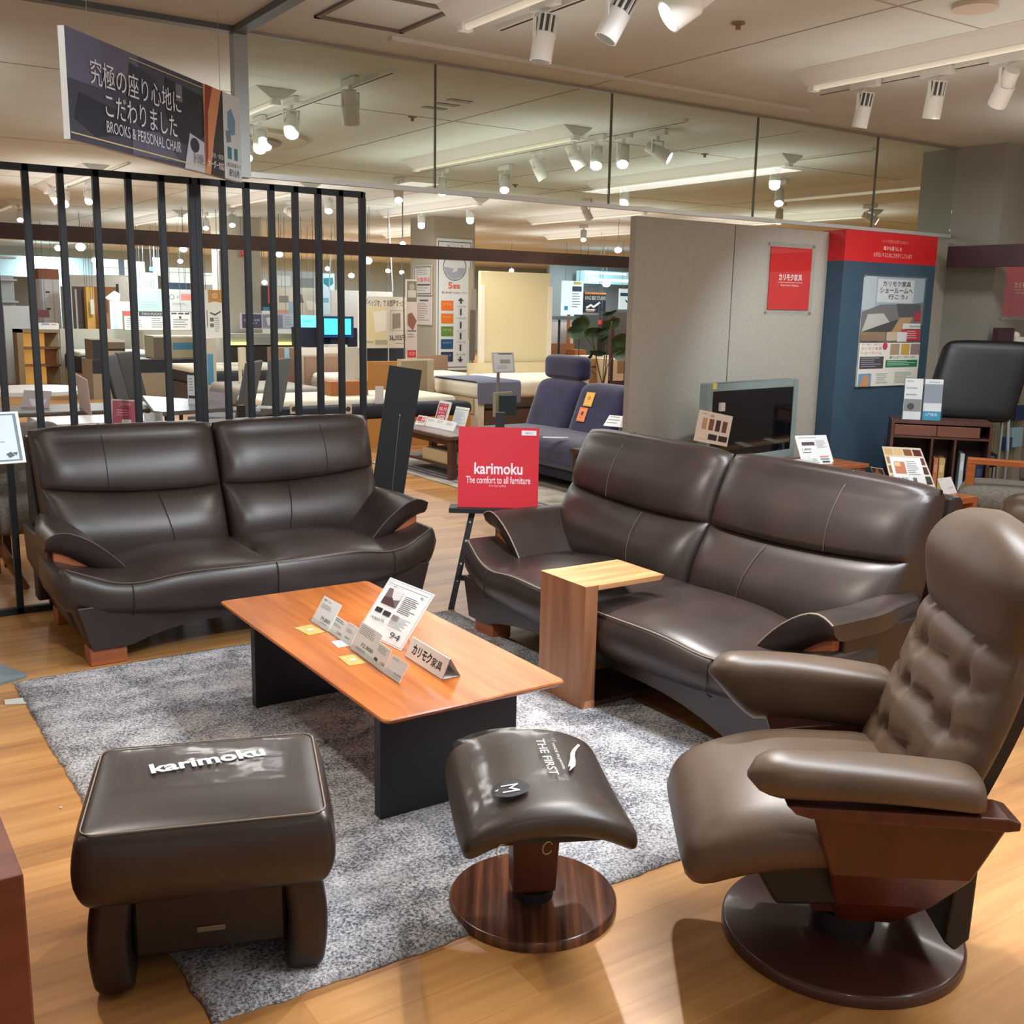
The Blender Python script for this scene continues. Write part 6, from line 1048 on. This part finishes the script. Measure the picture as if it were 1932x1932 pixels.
bgbox('white_poster_stand', 'white poster with an orange top panel right of the double post', 'poster', q6(25, 710, 190, 1145), 15.0, .05, (226, 228, 224), None, [('p', [(.25, 0), (1, 0), (1, .27), (.62, .24), (.25, .27)], (190, 140, 76)), ('o', .62, .12, .14, .03, (240, 226, 206)), ('t', 'S', .58, .09, .66, .15, (240, 226, 206)), ('p', [(.32, .46), (.6, .50), (.92, .43), (.92, .46), (.6, .54), (.32, .49)], (80, 84, 84)), ('r', .3, .58, .52, .66, (120, 110, 108)), ('r', .3, .70, .52, .78, (120, 110, 108)), ('l', .56, .58, .9, .9, 7, LG), ('r', .14, .42, .18, .78, (90, 96, 110))])
bgbox('slim_grey_post', 'slim grey post left of the cream pillar behind the lattice', 'post', q6(163, 350, 190, 720), 15.5, .1, (196, 194, 182), 0)
bgbox('open_book_display', 'upright cream card with shoe picture on a bed behind the lattice', 'card', q6(345, 1235, 405, 1365), 12.6, .05, (206, 200, 176), .452, [('r', .3, .6, .45, .8, (60, 56, 50)), ('r', .6, .62, .75, .8, (60, 56, 50))]); bgbox('stacked_pillows', 'stack of wrapped pillows right of the double post', 'pillow', q6(40, 1150, 130, 1310), 13.3, .3, (170, 166, 150), 0, [('r', .1, .2, .7, .6, (70, 130, 160))])
# dining set parts close behind the lattice
t = thing('grey_dining_table', 'dark grey dining table with clipped corner behind the lattice middle', 'table', (0, 0, 0)); P = [at(268, 746, .70), at(290, 775, .70), at(308, 777, .70), at(440, 768, .70), at(420, 757, .70)]
c_ = V((sum(p.x for p in P)/5, sum(p.y for p in P)/5, 0)); zt = .70
MB().loft([[(p.x, p.y, z) for p in P] for z in (zt-.03, zt)]).build('tabletop', flat((108, 112, 110), .3), t, bevel=.005)
for (dx, dy) in ((-.35, -.0), (.45, .1)): MB().box(c_.x+dx, c_.x+dx+.05, c_.y+dy, c_.y+dy+.05, 0, zt-.03).build('leg', BLACK, t)
def dchair(label, px, py, z, h_, w_, rz, cback, Y=None, tilt=.22, group='dining chairs behind the lattice'):
    p = at(px, py, z); t = thing('dining_chair', label, 'chair', (p.x, p.y, 0), rz, group); s = z-.02
    def f(p): return (p.x, p.y+(p.z-.42)*tilt, p.z)
    soft(MB(), -w_/2, w_/2, .0, .035, .40, h_, .015, 8, f).build('backrest', flat(cback, .55), t, smooth=True, ang=80); soft(MB(), -w_/2, w_/2, -.42, .02, .40, .45, .02, 8).build('seat', flat(cback, .6), t, smooth=True, ang=80)
    for (x, y) in ((-w_/2+.02, -.38), (w_/2-.05, -.38), (-w_/2+.02, -.02), (w_/2-.05, -.02)): MB().box(x, x+.03, y, y+.03, 0, .40).build('leg', BLACK, t)
    return t
dchair('black leather dining chair seen from the side at the fourth bar, left of the pair', 236, 762, .45, .92, .42, R(62), (34, 36, 38)); dchair('black leather dining chair at the fourth bar, right of the pair', 262, 752, .45, .92, .42, R(50), (30, 30, 32))
dchair('slate grey dining chair right of the double post, left of the pair', 455, 762, .55, .93, .42, R(232), (84, 92, 96)); dchair('slate grey dining chair right of the double post, right of the pair', 508, 752, .55, .93, .42, R(222), (96, 110, 116))
def paper(label, bl, br, tl, z, its=None, c=(206, 196, 198), nm='paper_board', g=None, t=.006): return card(nm, label, 'paper', bl, br, tl, z, its or [('l', .1, .15, .9, .85, 4, LG)], flat(c, .6), t, g)
paper('white sheet with blue bars standing on the grey dining table', (355, 762), (370, 763), (353, 708), .70, [('r', .1, .7, .9, .8, (50, 60, 90)), ('l', .2, .1, .8, .6, 5, LG)], (224, 230, 234)); paper('grey paper leaning on the grey dining table right of the double post', (392, 765), (428, 770), (396, 738), .70, [('l', .1, .6, .9, .9, 2, LG)], (170, 160, 170)); paper('white paper end on the grey dining table by the slate chairs', (485, 770), (512, 771), (486, 765), .70, [('l', .1, .2, .9, .8, 2, LG)], (224, 226, 228))
t = thing('white_round_table', 'white round table top at the left edge behind the lattice', 'table', (0, 0, 0)); p = at(60, 733, .72); MB().disc((p.x, p.y), .42, .69, .72, 48).build('tabletop', flat((232, 232, 228), .3), t, smooth=True); MB().cyl((p.x, p.y, 0), (p.x, p.y, .69), .05, seg=16).build('pedestal', STEEL, t); MB().disc((p.x, p.y), .28, 0, .02, 32).build('base', STEEL, t)
t = thing('grey_low_table', 'dark grey table with a pale edge at the left edge behind the lattice', 'table', (0, 0, 0)); p = at(95, 770, .64); MB().push(MX.Translation((p.x-.3, p.y, 0))).box(-.6, 1.1, -.30, .30, .61, .64).box(-.5, -.45, -.25, -.2, 0, .61).box(1.0, 1.05, -.25, -.2, 0, .61).pop().build('tabletop', flat((96, 96, 96), .4), t, bevel=.01)
paper('grey paper board hanging before the white round table', (39, 768), (91, 770), (45, 736), .641, [('p', [(.25, .5), (.9, .5), (.8, .95), (.4, .9)], (206, 204, 214))], (172, 160, 158)); paper('grey angular board behind the second lattice bar', (75, 715), (100, 722), (78, 685), .002, [('l', .1, .5, .9, .9, 1, LG)], (166, 164, 166)); paper('pinkish board leaning at the third lattice bar', (150, 768), (172, 785), (142, 705), .641, [('l', .5, .8, .9, .95, 1, LG)], (186, 166, 158)); 
o = sheet('red_fair_notice', 'red notice card standing just above the left sofa back', 'sign', MX.Translation(aty(209, 797, 5.6)+V((0, 0, -.03))) @ MX.Rotation(R(-8), 4, 'Z') @ MX.Rotation(R(4), 4, 'Y') @ MX.Rotation(R(-8), 4, 'X'), .125, .15, .005, flat((222, 190, 194), .5), [('r', .05, .05, .96, 1, (176, 62, 74)), ('t', 'ご成約特典', .28, .1, .75, .22, (214, 180, 150)), ('l', .2, .35, .8, .6, 3, (220, 150, 156)), ('r', .42, .68, .78, 1, (238, 234, 232))])
pn = aty(209, 797, 5.6); t = thing('display_plinth', 'dark plinth table behind the left sofa', 'table', (0, 5.55, 0)); MB().box(pn.x-.05, pn.x+1.2, -.05, .3, .70, pn.z-.032).build('tabletop', DARKWOOD, t); MB().box(pn.x, pn.x+.05, 0, .05, 0, .70).box(pn.x+1.1, pn.x+1.15, 0, .05, 0, .70).build('leg_frame', DARKWOOD, t)
sheet('white_note_card', 'blank white note card above the left sofa back', 'card', MX.Translation((aty(271, 795, 5.62).x, 5.6, pn.z-.03)) @ MX.Rotation(R(-8), 4, 'X'), .095, .07, .003, WHITE, [('l', .1, .5, .3, .6, 1, LG)])
# pile of white panels and the beige armchair at the left edge
for i in range(4):
    o = MB().box(0, .72, 0, .5, 0, .014).build('white_panel_board', flat((226-4*i, 230-4*i, 234-4*i), .4)); p = aty(75, 800, 7.2); o.location = (p.x+.01*i, 7.2, aty(75, 812, 7.2).z-.06+.026*i); tag(o, ['lowest', 'second lowest', 'second highest', 'highest'][i]+' white board of the pile at the left above the sofa', 'board', 'white boards piled at the left')
zb = aty(75, 812, 7.2).z-.062; t = thing('board_table', 'dark table under the pile of white boards at the left', 'table', (aty(60, 800, 7.2).x, 7.15, 0)); MB().box(-.35, .9, 0, .6, zb-.04, zb).build('tabletop', flat((84, 80, 80), .5), t)
for (x, y) in ((-.3, .05), (.82, .05), (-.3, .5), (.82, .5)): MB().box(x, x+.05, y, y+.05, 0, zb-.04).build('leg', DARKWOOD, t)
for i, (px, lb) in enumerate(((40, 'white folded card leaning under the boards at the left, left one'), (58, 'white folded card leaning under the boards at the left, right one'))): sheet('white_folded_card', lb, 'card', MX.Translation(aty(px, 838, 6.2)) @ MX.Rotation(R(-20+50*i), 4, 'Z') @ MX.Rotation(R(-12), 4, 'X'), .10, .11, .004, WHITE, [('l', .2, .3, .8, .7, 2, LG)], 'white folded cards at the left')
zc = aty(50, 842, 6.2).z; t = thing('card_table', 'dark narrow table carrying the folded cards at the left', 'table', (aty(35, 840, 6.2).x, 6.12, 0)); MB().box(-.15, .5, 0, .35, zc-.045, zc-.003).build('tabletop', DARKWOOD, t)
for (x, y) in ((-.12, .02), (.44, .02), (-.12, .28), (.44, .28)): MB().box(x, x+.04, y, y+.04, 0, zc-.045).build('leg', DARKWOOD, t)
p = at(62, 1010, .25); t = thing('beige_armchair', 'beige fabric armchair half hidden behind the left end of the left sofa', 'armchair', (.84, 5.75, 0))
soft(MB(), -.2, .3, -.15, .33, .28, .42, .06, 8, None, .02).build('seat', GREYF, t, smooth=True, ang=80)
MB().tube([(-.16, -.1, .44), (-.19, -.1, .62), (-.13, -.1, .68), (.1, -.05, .69)], .035, 10).build('arm_cushion', GREYF, t, smooth=True)
MB().tube([(-.17, -.12, .66), (-.22, -.12, .55), (-.20, -.12, .38), (-.10, -.12, .22), (.0, -.12, .0)], .022, 10).build('wooden_arm_frame', BROWNWOOD, t, smooth=True); soft(MB(), -.1, .28, .2, .33, .38, .80, .06, 6).build('backrest', GREYF, t, smooth=True, ang=80)
for (x, y) in ((-.1, .26), (.24, .26), (.24, -.1)): MB().box(x, x+.04, y, y+.04, 0, .29).build('leg', BROWNWOOD, t)
# hide nothing: keep every empty small
for o in bpy.data.objects:
    if o.type == 'EMPTY': o.empty_display_size = .05
